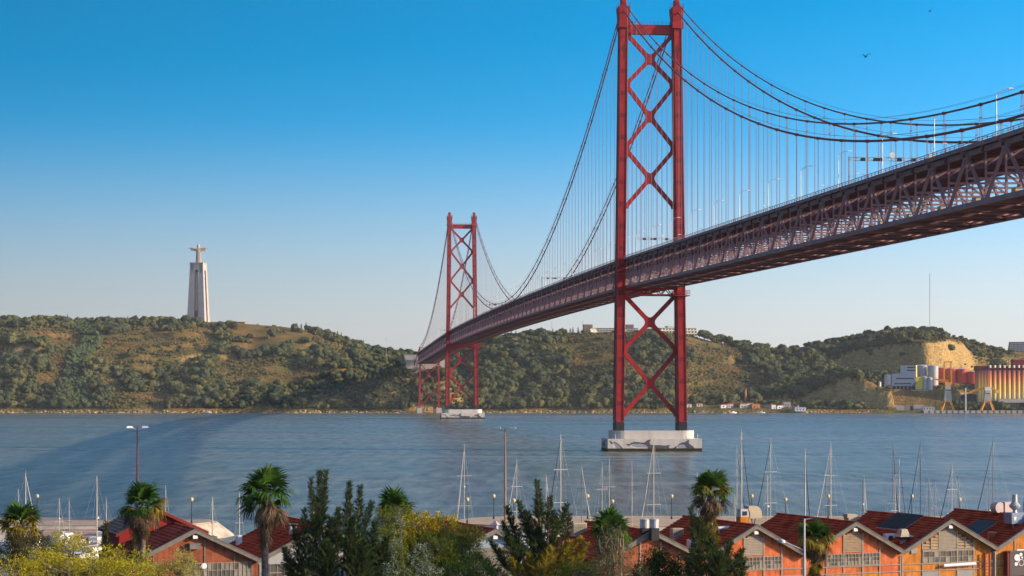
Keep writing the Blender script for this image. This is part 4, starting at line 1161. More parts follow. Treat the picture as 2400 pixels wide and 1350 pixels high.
def grain_silo():
    D = 2386.0; x0, x1 = wx(2293, D), wx(2452, D); W = x1-x0; zb, zt = 4.0, wz(868, D)
    m = bpy.data.materials.new('silo_colour_bands'); m.use_nodes = True
    n, l = m.node_tree.nodes, m.node_tree.links; p = n['Principled BSDF']; p.inputs['Roughness'].default_value = .7
    tc = n.new('ShaderNodeTexCoord'); sp = n.new('ShaderNodeSeparateXYZ'); l.new(tc.outputs['Object'], sp.inputs[0])
    mr = n.new('ShaderNodeMapRange'); mr.inputs[1].default_value = 0; mr.inputs[2].default_value = zt-zb; l.new(sp.outputs['Z'], mr.inputs[0])
    rp = n.new('ShaderNodeValToRGB'); l.new(mr.outputs[0], rp.inputs[0]); e = rp.color_ramp.elements
    while len(e) < 5: e.new(.5)
    for k, (ps, c) in enumerate(((0, (.80, .72, .52)), (.3, (.85, .66, .28)), (.55, (.85, .48, .09)), (.8, (.68, .20, .05)), (1, (.28, .05, .06)))): e[k].position = ps; e[k].color = (*c, 1)
    l.new(rp.outputs[0], p.inputs['Base Color']); M['silo'] = m
    r = tag(empty('grain_silo', (x0, D, zb)), 'large battery of grain silos painted from purple through orange to cream', 'silo')
    H = zt-zb; rad = 2.9
    MB().box(1.5, W, 3.2, 26, 0, H).build('silo_core', M['silo'], r)
    tb = MB().lathe([(rad, 0), (rad, H)], 18).mesh('silo_tube', M['silo']); tb.polygons.foreach_set('use_smooth', [len(q.vertices) == 4 for q in tb.polygons])
    k = 0
    while 14 + k*5.7 < W: link('silo_tube', tb, r, (14+k*5.7, 2.9, 0)); k += 1
    for k in range(4): link('silo_tube', tb, r, (2.0+k*3.4, 4.6-k*.5, 0))
    MB().box(.5, W, 1.5, 26, H, H+5.5).build('head_house', M['red_splice'], r)
    k = 0
    while 14 + k*5.7 < W: MB().lathe([(1.4, 0), (1.4, 2.6), (.9, 3.2)], 10).build('roof_vent', M['silo'], r, (14+k*5.7, -.2, H+3)); k += 1
    MB().box(22, W, -8, -1, 8, 12.6).build('loading_gallery', M['concrete'], r)
    for k in range(9): MB().bar((24+k*7, -4, -2), (24+k*7, -4, 8), 1.0).build('gallery_post', M['concrete_dark'], r)
    MB().box(44, W, 8, 22, H+5.5, H+13).build('upper_head_house', M['red_splice'], r)
grain_silo()
r = tag(empty('office_block', (wx(2352, 2470), 2470, 40), R(6)), 'low cream buildings on the bench behind the grain silos', 'building')
MB().box(-30, -8, 0, 10, 0, 13).build('wall', M['plaster_grey'], r); MB().box(-8, 8, 0, 9, 0, 14.5).build('wall', M['plaster'], r); MB().box(8, 18, 1, 8, 0, 11).build('wall', M['plaster'], r); MB().box(18, 30, 2, 10, 0, 19).build('wall', M['plaster'], r)
for k in range(5): MB().box(-7+k*3, -5.4+k*3, -.08, .1, 9.5, 12.5).build('window', M['glass_far'], r)
def crane(px, D, label, body, jib_px, jib_py, tail):
    X = wx(px, D); r = tag(empty('harbour_crane', (X, D, 2.9)), label, 'crane')
    for sx in (-1, 1):
        for sy in (-1, 1): MB().bar((sx*7.5, sy*4, 0), (sx*3.2, sy*2, 10.5), 1.1).build('portal_leg', M['orange_steel'], r)
    MB().box(-4.2, 4.2, -2.6, 2.6, 9.8, 11.4).build('portal_beam', M['orange_steel'], r)
    zb = 11.4
    MB().frustum((-4.4, 4.4, -3, 3), (-3.0, 3.0, -2.5, 2.5), zb, zb+body).build('tower_body', M['concrete'], r)
    MB().box(-3.2, 3.2, -2.7, 2.7, zb+body*.66, zb+body*.74).build('body_band', M['dark'], r)
    MB().box(-3.6, 3.6, -2.6, 2.6, zb+body, zb+body+4).build('machinery_house', M['orange_steel'] if tail else M['white'], r)
    zt = zb+body+3.4; jx, jz = wx(jib_px, D)-X, wz(jib_py, D)-2.9
    mb = MB(); n = 12
    for dy in (-1.1, 1.1):
        mb.bar((-.5, dy, zt), (jx, dy*.3, jz), .75); mb.bar((0, dy, zt+2.8), (jx, dy*.3, jz+.5), .75)
        for k in range(n):
            t, u = k/n, (k+.5)/n
            mb.bar((lerp(-.5, jx, t), dy*lerp(1, .3, t), lerp(zt, jz, t)), (lerp(0, jx, u), dy*lerp(1, .3, u), lerp(zt+2.8, jz+.5, u)), .4)
            mb.bar((lerp(0, jx, u), dy*lerp(1, .3, u), lerp(zt+2.8, jz+.5, u)), (lerp(-.5, jx, t+1/n), dy*lerp(1, .3, t+1/n), lerp(zt, jz, t+1/n)), .4)
    mb.build('jib', M['orange_steel'], r)
    MB().bar((jx, 0, jz), (jx, 0, 1.5 if tail else 4), .22).build('hoist_rope', M['dark'] if not tail else M['brick_far'], r)
    if tail:
        for dx in (-5, 5):
            MB().bar((dx*.9, 0, zt-2), (dx*.75, 0, zt+25), 1.3).build('frame_post', M['orange_steel'], r)
        MB().bar((-4.6, 0, zt+24.4), (5.6, 0, zt+24.4), 1.5).build('frame_head', M['orange_steel'], r)
        b = MB()
        for k in range(5): b.bar((-4, 0, zt+k*5), (4, 0, zt+(k+1)*5), .28).bar((4, .3, zt+k*5), (-4, .3, zt+(k+1)*5), .28)
        b.build('frame_brace', M['orange_steel'], r)
        MB().bar((jx*.5, 0, lerp(zt, jz, .5)+1.5), (-4, 0, zt+24), .2).build('luffing_stay', M['dark'], r)
    else:
        MB().bar((0, 0, zt+1), (10.5, 0, zt-3), 2.2, 2.0).build('counter_jib', M['orange_steel'], r); MB().box(9, 13.5, -1.8, 1.8, zt-6.6, zt-2.2).build('counterweight', M['yellow'], r)
crane(2221, 2352, 'orange harbour crane with tall lattice frame and pale tower', 18, 2186, 888, True)
crane(2314, 2350, 'yellow harbour crane with level lattice jib before the grain silos', 12, 2263, 923, False)
r = tag(empty('light_mast', (wx(2263, 2346), 2346, 2.9)), 'grey floodlight mast on the quay under the crane jib', 'light mast')
MB().tube([(0,0,0), (0,0,27)], [1.0, .8], 8).build('pole', M['galv'], r); MB().lathe([(.8, 0), (1.6, 1), (1.6, 2.4), (.6, 3)], 10, (0,0,26.5)).build('lamp_head', M['dark'], r)
r = tag(empty('quay_shed', (wx(2177, 2350), 2350, 2.9)), 'small cream shed at the left end of the quay', 'shed')
MB().box(-7, 7, 0, 5, 0, 3.4).build('wall', M['plaster'], r); MB().box(-7.3, 7.3, -.3, 5.3, 3.4, 3.9).build('roof', M['plaster_grey'], r)
for k in range(4): MB().box(-6+k*3.3, -4.4+k*3.3, -.08, .1, 1.0, 2.6).build('window', M['glass_far'], r)

# ================================================================== MARINA: moles, lamps, boats
M['mole_top'] = mat('sunlit_paving', (0.42, 0.31, 0.20), 0.9, 0.12, 0.5, c2=(0.50, 0.38, 0.26))
M['mole_grey'] = mat('mole_paving', (0.34, 0.27, 0.21), 0.9, 0.12, 0.5)
M['rip_rap'] = mat('rip_rap_stone', (0.42, 0.36, 0.27), 0.9, 0.3, 0.6)
M['brown_wall'] = mat('brown_stone_wall', (0.22, 0.12, 0.055), 0.9, 0.25, 1.2)
def mole(name, label, x0, x1, y0, y1, headed, top):
    """a breakwater along x with one rounded head (headed = -1 left, 1 right)"""
    r = tag(empty(name, ((x0+x1)/2, (y0+y1)/2, 0)), label, 'breakwater')
    L = (x1-x0)/2; w = (y1-y0)/2
    def outline(gx, gy):
        pts = []
        if headed > 0:
            pts = [(-L, -w-gy)] + [(L-w + (w+gx)*math.cos(a), (w+gy)*math.sin(a)) for a in [-math.pi/2+math.pi*k/10 for k in range(11)]] + [(-L, w+gy)]
        else:
            pts = [(L, w+gy)] + [(-L+w + (w+gx)*math.cos(a), (w+gy)*math.sin(a)) for a in [math.pi/2+math.pi*k/10 for k in range(11)]] + [(L, -w-gy)]
        return pts
    a, b = outline(5, 4.0), outline(0, 0); n = len(a)
    mb = MB(); mb.v = [(x, y, -1.5) for x, y in a] + [(x, y, 2.3) for x, y in b]
    mb.f = [(i, (i+1) % n, n+(i+1) % n, n+i) for i in range(n)] + [tuple(range(n, 2*n))]
    fo = mb.build('embankment', M['rip_rap'], r)
    c = outline(-.6, -.6); mb = MB(); mb.v = [(x, y, 2.3) for x, y in c] + [(x, y, 2.52) for x, y in c]
    mb.f = [(i, (i+1) % n, n+(i+1) % n, n+i) for i in range(n)] + [tuple(range(n, 2*n))]
    mb.build('paving', top, r)
    return r
XR = wx(1062, 348)
mole('breakwater', 'long sandy breakwater with rounded end behind the right-hand roofs', XR, XR+260, 334, 362, -1, M['mole_top'])
XL = wx(545, 345)
r = mole('breakwater', 'stone breakwater with rounded sunlit head at left', XL-260, XL-3, 336, 358, 1, M['mole_grey'])
# stepped seating and wall of the left mole
sw = tag(empty('stepped_seawall', (wx(200, 330), 330, 0)), 'pink stepped seawall with brown base behind the left palms', 'seawall')
W = wx(318, 330)-wx(96, 330)
M['steps'] = mat('pink_step_stone', (0.44, 0.32, 0.26), 0.85, 0.12, 0.4)
for k in range(6): MB().box(-W/2, W/2, k*1.5, 10.5, .9+k*.27, 1.15+k*.27).build('step', M['steps'], sw)
MB().box(-W/2, W/2, -.8, 10, -1.5, .88).build('base_wall', M['brown_wall'], sw)
rg = random.Random(41); mb = MB()
for k in range(160):
    x = rg.uniform(-W/2-2, W/2+4); y = -1.6+rg.uniform(-2.4, .6); s = rg.uniform(.3, .8); n = len(mb.v)
    mb.lathe([(s*.9, -.5*s), (s, .2*s), (s*.4, .75*s)], 5, (x, y, .1))
    for i in range(n, len(mb.v)): a = mb.v[i]; mb.v[i] = (a[0]+rg.uniform(-.3,.3)*s, a[1]+rg.uniform(-.3,.3)*s, a[2]+rg.uniform(-.2,.2)*s)
tag(mb.build('boulders', M['rip_rap'], sw), kind='stuff')

# globe lamps along the moles
M['globe'] = mat('lamp_globe', (0.60, 0.46, 0.24), 0.35, 0.05, 1.0)
gp = MB().tube([(0,0,-.2), (0,0,3.8)], [.085, .06], 6).tube([(0,0,0), (0,0,.5)], .16, 8).mesh('lamp_pole', M['dark'])
gg = MB().lathe([(.08, -.34), (.24, -.26), (.34, 0), (.28, .2), (.14, .32), (.03, .35)], 12, (0,0,4.1)).mesh('lamp_globe', M['globe']); gg.polygons.foreach_set('use_smooth', [True]*len(gg.polygons))
k = 0
for px, py in ((87, 1158), (449, 1166), (1095, 1165), (1157, 1157), (1204, 1173), (1377, 1156), (1435, 1175), (1574, 1155), (1762, 1155), (1841, 1170), (1941, 1155), (2137, 1155), (2249, 1168)):
    D = 352.0 if py < 1162 else 341.0
    zb = wz(py, D) - 4.1
    q = tag(empty('globe_lamp', (wx(px, D), D, min(zb, 2.5))), 'white globe lamp on thin dark post along the breakwater, %s globe from the left' % ORD[k], 'lamp', 'globe lamps along the breakwaters'); k += 1
    link('lamp_pole', gp, q); link('lamp_globe', gg, q)
    if zb < 2.3: q.location.z = zb
# tall twin-headed floodlight columns
def twin_lamp(px, ytop, D, label, rusty, rz):
    H = wz(ytop, D)-2.5; q = tag(empty('twin_lamp_post', (wx(px, D), D, 2.5), rz), label, 'lamp post')
    MB().tube([(0,0,0), (0,0,H*.5), (0,0,H)], [.24, .19, .10], 8).build('column', M['rust'] if rusty else M['pole_warm'], q)
    MB().tube([(-1.3,0,H-.25), (0,0,H-.6), (1.3,0,H-.25)], .06, 5).build('cross_arm', M['galv'], q)
    for e in (-1, 1): MB().frustum((e*1.35-.6, e*1.35+.6, -.25, .25), (e*1.35-.45, e*1.35+.45, -.16, .16), H-.3, H+.02).build('lamp_head', M['white'] if rusty else M['galv'], q)
M['rust'] = mat('rusty_column', (0.17, 0.07, 0.075), 0.7, 0.2, 0.8)
M['pole_warm'] = mat('weathered_column', (0.26, 0.17, 0.11), 0.7, 0.25, 0.5)
twin_lamp(322, 999, 348, 'tall dark red lamp column with two white heads at left', True, R(25))
twin_lamp(1184, 1001, 348, 'tall brown lamp column with two grey heads left of the near tower', False, R(-10))

# sailing boats in the basin
M['mast'] = mat('mast_alloy', (0.46, 0.41, 0.34), 0.4, 0.08, 0.6, metal=0.2)
M['mast_dark'] = mat('mast_dark', (0.16, 0.15, 0.15), 0.45, 0.1, 0.6)
M['sail_white'] = mat('furled_white', (0.68, 0.62, 0.52), 0.8, 0.08, 1.0)
M['sail_blue'] = mat('furled_blue', (0.03, 0.05, 0.16), 0.8, 0.1, 1.0)
M['sail_black'] = mat('furled_black', (0.03, 0.03, 0.045), 0.8, 0.1, 1.0)
M['hull_blue'] = mat('hull_navy', (0.03, 0.05, 0.12), 0.3, 0.1, 0.5)
#      px   ytop  D   furl(colour, side)  wide   dark
BOATS = [(43,1128,322,None,0,0),(60,1092,318,('w',1),1,0),(139,1150,326,None,0,0),(162,1156,330,None,0,0),(227,1097,300,None,1,0),(249,1155,332,None,0,0),(388,1120,322,('k',-1),0,0),
 (498,1147,316,None,1,0),(561,1140,312,None,1,0),(654,1170,320,None,0,0),(736,1160,318,None,0,0),(1088,1022,314,('w',-1),0,0),(1211,1060,318,('w',-1),0,0),(1280,1096,322,('w',1),0,0),
 (1314,1000,312,('k',-1),1,0),(1363,1070,326,('w',1),0,1),(1411,1071,322,None,0,0),(1428,1060,316,None,0,0),(1417,1172,310,None,0,0),(1481,1071,320,None,0,0),(1532,1012,312,('w',-1),1,0),
 (1634,1090,324,None,0,0),(1727,1032,318,('b',1),0,0),(1738,995,312,('k',1),1,0),(1722,1140,306,None,1,0),(1806,1010,316,('k',-1),0,0),(1799,1098,322,None,0,0),(1887,1040,314,('b',1),1,0),(1936,1064,326,None,0,1),
 (1947,1020,314,('w',-1),1,0),(2022,1096,324,None,0,1),(2026,1104,320,('w',1),0,0),(2093,1020,328,('k',1),0,1),(2098,1095,322,None,0,0),(2108,1062,316,('k',1),0,0),(2157,1016,320,('b',-1),0,1),
 (2177,1094,326,None,0,1),(2190,1109,330,None,0,1),(2231,1070,318,('k',-1),0,0),(2246,1094,328,None,0,1),(2318,1090,322,None,0,1),(2327,1012,318,('k',-1),0,1)]
hull_meshes = {}
rg = random.Random(77)
for k, (px, yt, D, furl, wide, dk) in enumerate(sorted(BOATS)):
    H = wz(yt, D) - 1.2; L = clamp(H*.75, 7, 12.5); B = L*.31
    side = furl[1] if furl else rg.choice((-1, 1))
    rz = (R(66) if side > 0 else R(114)) + rg.uniform(-.12, .12)
    mcol = 'dark' if dk else 'pale'
    fd = {'w': 'white', 'b': 'blue', 'k': 'black'}.get(furl[0]) if furl else None
    lab = 'sailing boat with %s mast%s, %s mast from the left' % (mcol, (' and %s furled foresail' % fd) if fd else '', ORD[k])
    o = tag(empty('sailing_boat', (wx(px, D) - .06*L*math.cos(rz), D - .06*L*math.sin(rz), 0), rz), lab, 'sailboat', 'sailing boats moored in the marina')
    hull(L, B, 1.05, M['white'] if rg.random() < .75 else M['hull_blue'], o)
    MB().frustum((-L*.2, L*.2, -B*.28, B*.28), (-L*.17, L*.12, -B*.22, B*.22), 1.05, 1.7).build('coach_roof', M['white'], o)
    mx = L*.06; m = M['mast_dark'] if dk else M['mast']; th = .10 if wide else .062
    MB().tube([(mx,0,.9), (mx,0,H*.6), (mx,0,H)], [th, th, th*.6], 6).build('mast', m, o)
    MB().tube([(mx,0,2.0), (mx-L*.36,0,1.9)], .07, 6).build('boom', m, o)
    MB().tube([(mx-.1,0,2.2), (mx-L*.34,0,2.1)], [.16, .10], 6).build('sail_cover', M['sail_blue'] if rg.random() < .5 else M['sail_white'], o)
    for f in ((.42, .7) if H > 13 else (.5,)): MB().bar((mx, -B*.32, H*f), (mx, B*.32, H*f), .06).build('spreader', m, o)
    st = MB().bar((mx,0,H*.98), (-L*.49,0,1.1), .012)
    for e in (-1, 1): st.bar((mx,0,H*.96), (mx-.1, e*B*.46, 1.1), .012)
    if not furl: st.bar((mx,0,H*.97), (L*.48,0,1.3), .012)
    st.build('rigging', M['galv'], o)
    if furl: MB().tube([(mx+.05,0,H*.96), (lerp(mx, L*.48, .5),0,H*.5), (L*.48,0,1.4)], [.03, .065, .08], 6).build('furled_foresail', M[{'w':'sail_white','b':'sail_blue','k':'sail_black'}[furl[0]]], o)
    if rg.random() < .35: MB().lathe([(.03, -.16), (.2, -.1), (.24, .05), (.12, .18)], 8, (mx+.22, 0, H*rg.uniform(.35, .6))).build('radar_dome', M['white'], o)
    else: MB().tube([(mx,0,H), (mx,0,H+.5)], .02, 4).build('wind_vane', m, o)

# ================================================================== WAREHOUSES
def brick_mat(name, c1, c2, mortar, sc=1.0):
    m = bpy.data.materials.new(name); m.use_nodes = True
    n, l = m.node_tree.nodes, m.node_tree.links; p = n['Principled BSDF']; p.inputs['Roughness'].default_value = .85; p.inputs['Specular IOR Level'].default_value = .15
    tc = n.new('ShaderNodeTexCoord'); mp = n.new('ShaderNodeMapping'); mp.inputs['Rotation'].default_value = (R(90), 0, 0); l.new(tc.outputs['Object'], mp.inputs[0])
    b = n.new('ShaderNodeTexBrick'); b.inputs['Scale'].default_value = 4.0*sc; b.inputs['Mortar Size'].default_value = .012
    b.inputs['Color1'].default_value = (*c1, 1); b.inputs['Color2'].default_value = (*c2, 1); b.inputs['Mortar'].default_value = (*mortar, 1); l.new(mp.outputs[0], b.inputs['Vector'])
    ns = n.new('ShaderNodeTexNoise'); ns.inputs['Scale'].default_value = 1.1; ns.inputs['Detail'].default_value = 6; l.new(tc.outputs['Object'], ns.inputs['Vector'])
    rp = n.new('ShaderNodeValToRGB'); rp.color_ramp.elements[0].position = .3; rp.color_ramp.elements[0].color = (.62, .58, .55, 1); rp.color_ramp.elements[1].position = .65; rp.color_ramp.elements[1].color = (1.08, 1.05, 1.0, 1); l.new(ns.outputs[0], rp.inputs[0])
    mu = n.new('ShaderNodeMixRGB'); mu.blend_type = 'MULTIPLY'; mu.inputs[0].default_value = 1; l.new(b.outputs[0], mu.inputs[1]); l.new(rp.outputs[0], mu.inputs[2])
    ms = n.new('ShaderNodeMapping'); ms.inputs['Scale'].default_value = (3.2, 3.2, .28); l.new(tc.outputs['Object'], ms.inputs[0])
    n2 = n.new('ShaderNodeTexNoise'); n2.inputs['Scale'].default_value = 1.0; n2.inputs['Detail'].default_value = 5; l.new(ms.outputs[0], n2.inputs['Vector'])
    r2 = n.new('ShaderNodeValToRGB'); r2.color_ramp.elements[0].position = .36; r2.color_ramp.elements[0].color = (.45, .40, .36, 1); r2.color_ramp.elements[1].position = .56; r2.color_ramp.elements[1].color = (1, 1, 1, 1); l.new(n2.outputs[0], r2.inputs[0])
    m2 = n.new('ShaderNodeMixRGB'); m2.blend_type = 'MULTIPLY'; m2.inputs[0].default_value = .38; l.new(mu.outputs[0], m2.inputs[1]); l.new(r2.outputs[0], m2.inputs[2]); l.new(m2.outputs[0], p.inputs['Base Color'])
    bp = n.new('ShaderNodeBump'); bp.inputs['Strength'].default_value = .4; bp.inputs['Distance'].default_value = .02; l.new(b.outputs['Fac'], bp.inputs['Height']); bp.invert = True; l.new(bp.outputs[0], p.inputs['Normal'])
    return m
M['brick_orange'] = brick_mat('orange_brick', (.64, .26, .05), (.54, .19, .035), (.52, .26, .09))
M['brick_salmon'] = brick_mat('salmon_painted_brick', (.64, .18, .07), (.58, .15, .06), (.5, .15, .07))
M['brick_brown'] = brick_mat('red_brown_brick', (.36, .12, .06), (.28, .085, .045), (.30, .15, .09))
M['tiles'] = mat('clay_roof_tiles', (0.36, 0.042, 0.022), 1.0, 0.35, 0.8, c2=(0.50, 0.09, 0.04), detail=6, spec=0.0)
M['tiles_old'] = mat('old_clay_tiles', (0.36, 0.055, 0.035), 1.0, 0.4, 0.7, c2=(0.48, 0.10, 0.06), detail=6, spec=0.0)
M['barge'] = mat('weathered_barge_board', (0.17, 0.155, 0.13), 0.8, 0.2, 1.5)
M['steel_frame'] = mat('grey_beige_steel', (0.30, 0.255, 0.20), 0.6, 0.12, 1.5)
M['louvre'] = mat('faded_louvre', (0.30, 0.22, 0.14), 0.75, 0.2, 1.5, stretch=(1, 1, 3))
M['pane'] = mat('dusty_pane', (0.10, 0.09, 0.075), 0.25, 0.45, 1.2, spec=0.5)
M['pane_light'] = mat('frosted_pane', (0.26, 0.23, 0.18), 0.4, 0.25, 1.2)
M['door_grey'] = mat('grey_door', (0.26, 0.25, 0.23), 0.6, 0.08, 0.8)
M['soffit'] = mat('dark_soffit', (0.10, 0.05, 0.03), 0.8, 0.2, 1.0)
M['beige_duct'] = mat('beige_duct', (0.42, 0.36, 0.25), 0.5, 0.1, 1.0)
M['solar'] = mat('solar_glass', (0.05, 0.05, 0.048), 0.7, 0.15, 0.8, spec=0.03)
M['teal'] = mat('teal_sheet', (0.05, 0.08, 0.08), 0.8, 0.12, 0.6, spec=0.03)
M['dark_red_steel'] = mat('dark_red_steel', (0.16, 0.03, 0.025), 0.6, 0.15, 1.0)
M['machine_blue'] = mat('machine_blue_grey', (0.22, 0.28, 0.34), 0.5, 0.08, 0.8)
M['machine_pink'] = mat('machine_pale', (0.50, 0.43, 0.40), 0.6, 0.06, 0.8)
WR = R(22); CW, SW = math.cos(WR), math.sin(WR)
GZ = 3.0
def tile_slope(w, L, zr, ze, side, y0, m, name='tile_courses', cell=.30):
    """stepped courses of barrel tiles on one slope"""
    sl = math.hypot(w, zr-ze); nc = max(4, int(sl/.44)); ny = int(L/cell)*2
    mb = MB(); rows = []
    ux, uz = side*w/sl, -(zr-ze)/sl; nx_, nz_ = side*(zr-ze)/sl, w/sl
    for i in range(nc):
        for a, h in ((i, .03), (i+1.08, .115)):
            d = a*sl/nc; row = []
            for j in range(ny+1):
                y = y0 + L*j/ny; hh = h + (.045 if j % 2 else 0) + .012*nz(j*.7, i*1.3)
                row.append((d*ux + hh*nx_, y, zr + d*uz + hh*nz_))
            rows.append(row)
    W = ny+1; mb.v = [p for rw in rows for p in rw]
    for i in range(len(rows)-1):
        for j in range(ny): a = i*W+j; mb.f.append((a, a+1, a+W+1, a+W) if side < 0 else (a, a+W, a+W+1, a+1))
    return mb.mesh(name, m)
def louvre_panel(parent, x0, x1, z0, ztop, y, m='louvre', pitch=.16, tri=None):
    """slatted panel; ztop(x) gives the upper edge"""
    MB().prism([(x0, z0), (x1, z0), (x1, ztop(x1)), ((x0+x1)/2, ztop((x0+x1)/2)), (x0, ztop(x0))], y+.06, y+.12).build('louvre_backing', M['soffit'], parent)
    mb = MB(); z = z0+.04
    while z < max(ztop(x0), ztop(x1), ztop((x0+x1)/2)) - .08:
        xs = [x0 + (x1-x0)*k/24 for k in range(25)]; ok = [x for x in xs if ztop(x) > z + pitch*.9]
        if len(ok) > 1:
            a, b = min(ok), max(ok); mb.quad((a, y-.02, z), (b, y-.02, z), (b, y+.07, z+pitch*.92), (a, y+.07, z+pitch*.92)); mb.quad((a, y-.02, z), (a, y+.05, z), (b, y+.05, z), (b, y-.02, z))
        z += pitch
    tag(mb.build('louvre_slats', M[m], parent), kind='stuff')
def window_band(parent, x0, x1, z0, z1, nx, nrow, y, split=None):
    f = MB(); t = .055
    for j in range(nrow+1): z = lerp(z0, z1, j/nrow); f.box(x0-.05, x1+.05, y-.05, y+.06, z-t/2, z+t/2)
    for i in range(nx+1): x = lerp(x0, x1, i/nx); f.box(x-t/2, x+t/2, y-.045, y+.055, z0+.03, z1-.03)
    f.build('window_frame', M['steel_frame'], parent)
    pw, ph = (x1-x0)/nx, (z1-z0)/nrow; rg2 = random.Random(int(x0*100+z0*7))
    for i in range(nx):
        for j in range(nrow):
            MB().box(x0+i*pw+.04, x0+(i+1)*pw-.04, y+.01, y+.03, z0+j*ph+.04, z0+(j+1)*ph-.04).build('pane', M['pane_light' if (rg2.random() < (.55 if j == 0 else .2)) else 'pane'], parent)
def warehouse(label, cx, D, w, L, zr, ze, wall, tiles='tiles', over=.55, frame=True, lamp=True):
    r = tag(empty('warehouse', (cx, D, GZ), WR), label, 'warehouse', 'brick dock warehouses')
    zr -= GZ; ze -= GZ; h = w/2; k = (zr-ze)/h
    MB().prism([(-h, 0), (h, 0), (h, ze-.1), (0, zr-.12), (-h, ze-.1)], 0, .35).build('gable_wall', M[wall], r)
    MB().prism([(-h, 0), (h, 0), (h, ze-.1), (0, zr-.12), (-h, ze-.1)], L-.35, L).build('rear_gable_wall', M[wall], r)
    for e in (-1, 1): MB().box(min(e*h, e*(h-.3)), max(e*h, e*(h-.3)), .36, L-.36, 0, ze-.15).build('side_wall', M[wall], r)
    for e in (-1, 1):
        p = [(0, zr+.02), (e*(h), ze+.02-.0), (e*h, ze-.13), (0, zr-.13)]
        MB().prism(p if e < 0 else p[::-1], -over, L+.3).build('roof_deck', M['soffit'], r)
        o = link('tile_courses', tile_slope(h, L+over+.1, zr+.03, ze+.03, e, -over+.05, M[tiles]), r); tag(o, kind='stuff')
        q = [(0, zr+.16), (e*(h+.02), ze+.16), (e*(h+.02), ze-.22), (0, zr-.22)]
        MB().prism(q if e < 0 else q[::-1], -over-.14, -over-.005).build('rake_board', M['barge'], r)
        q = [(e*.02, zr+.24), (e*(h+.02), ze+.24), (e*(h+.02), ze+.165), (e*.02, zr+.165)]
        MB().prism(q if e < 0 else q[::-1], -over-.18, -over+.16).build('verge_cap', M['barge'], r)
    mb = MB().tube([(0, -over, zr+.12), (0, L+.3, zr+.12)], .14, 6); mb.build('ridge_cap', M[tiles], r)
    if lamp:
        MB().box(-.22, .22, -over+.02, -over+.3, zr-.75, zr-.42).build('flood_lamp', M['white'], r)
    if frame:
        for x in (-h+.12, -3.1, -1.1, 1.1, 3.1, h-.12):
            zt = zr-.3-k*abs(x)-.12; MB().box(x-.07, x+.07, -.07, 0, 0, max(1, zt)).build('steel_post', M['steel_frame'], r)
        for z in (ze-1.25, ze-1.95): MB().box(-h+.2, h-.2, -.10, -.072, z-.045, z+.045).build('steel_rail', M['steel_frame'], r)
    return r, zr, ze, h, k
ROW = dict(w=11.3, L=15.0)
CX3, D3 = wx(2222, 205.0), 205.0
def rowpos(i): return CX3 + (i-3)*11.3*CW, D3 + (i-3)*11.3*SW
class RoofHelper:
    def __init__(s, cx, D, zr, ze, h): s.cx, s.D, s.zr, s.k = cx, D, zr, (zr-ze)/h
    def left(s, px, py):
        """local (x, y, z above ground) where the view line meets the left slope"""
        u, v = (px-1200)/F, (py-HZ)/F
        Dd = (EYE - s.zr + s.k*(s.cx*CW + s.D*SW)) / (v + s.k*(u*CW + SW))
        X, Y = u*Dd - s.cx, Dd - s.D
        return X*CW + Y*SW, -X*SW + Y*CW, EYE - v*Dd - GZ
RH = {}
def row(i, label, wall, zr=11.75, ze=8.7, **kw):
    cx, D = rowpos(i); out = warehouse(label, cx, D, 11.3, 15.0, zr, ze, wall, **kw); RH[i] = RoofHelper(cx, D, zr, ze, 5.65); return out
# gable 0: bare brick
r, zr, ze, h, k = row(0, 'red brown brick warehouse with rooftop tanks, half hidden by trees right of centre', 'brick_brown', zr=11.45)
window_band(r, -3.0, 3.0, ze-2.6, ze-1.5, 12, 2, -.05)
# gable 1
r, zr, ze, h, k = row(1, 'salmon warehouse gable with tree shadows right of the tall palm', 'brick_salmon')
louvre_panel(r, -1.0, 1.0, ze+.15, lambda x: zr-.55-k*abs(x), -.06, 'steel_frame')
window_band(r, -3.05, 3.05, ze-1.15, ze+.02, 15, 3, -.06)
# gable 2
r, zr, ze, h, k = row(2, 'orange warehouse gable with wide pane band right of the short palm', 'brick_salmon')
louvre_panel(r, -1.0, 1.0, ze+.15, lambda x: zr-.55-k*abs(x), -.06)
window_band(r, -3.05, 3.05, ze-1.15, ze+.02, 15, 3, -.06)
for x in (-2.1, 0, 2.1): MB().box(x-.95, x+.95, -.03, .02, ze-3.4, ze-2.05).build('infill_panel', M['brick_orange'], r)
# gable 3
r, zr, ze, h, k = row(3, 'yellow brick warehouse with full louvred gable and white awning', 'brick_orange')
louvre_panel(r, -1.0, 1.0, ze+.15, lambda x: zr-.5-k*abs(x), -.06, 'steel_frame', .14)
for e in (-1, 1):
    louvre_panel(r, min(e*1.2, e*3.0), max(e*1.2, e*3.0), ze+.15, lambda x: zr-.5-k*abs(x), -.06, 'louvre', .3)
    MB().box(e*2.1-.05, e*2.1+.05, -.1, 0, ze+.1, zr-.55-k*2.1).build('steel_post', M['steel_frame'], r)
MB().box(-3.15, 3.15, -.12, -.072, ze+.02, ze+.14).build('steel_rail', M['steel_frame'], r)
window_band(r, -3.05, 3.05, ze-1.2, ze-.03, 9, 2, -.06)
MB().tube([(-.8, -.35, ze-1.5), (3.1, -.35, ze-1.42)], .17, 8).build('awning_roll', M['white'], r)
for x in (-2.1, 2.1): MB().box(x-.92, x+.92, -.05, .02, 0, ze-2.05).build('door', M['door_grey'], r)
MB().box(-4.5, -3.7, -.12, .02, ze-.2, ze+.35).build('vent_grille', M['steel_frame'], r)
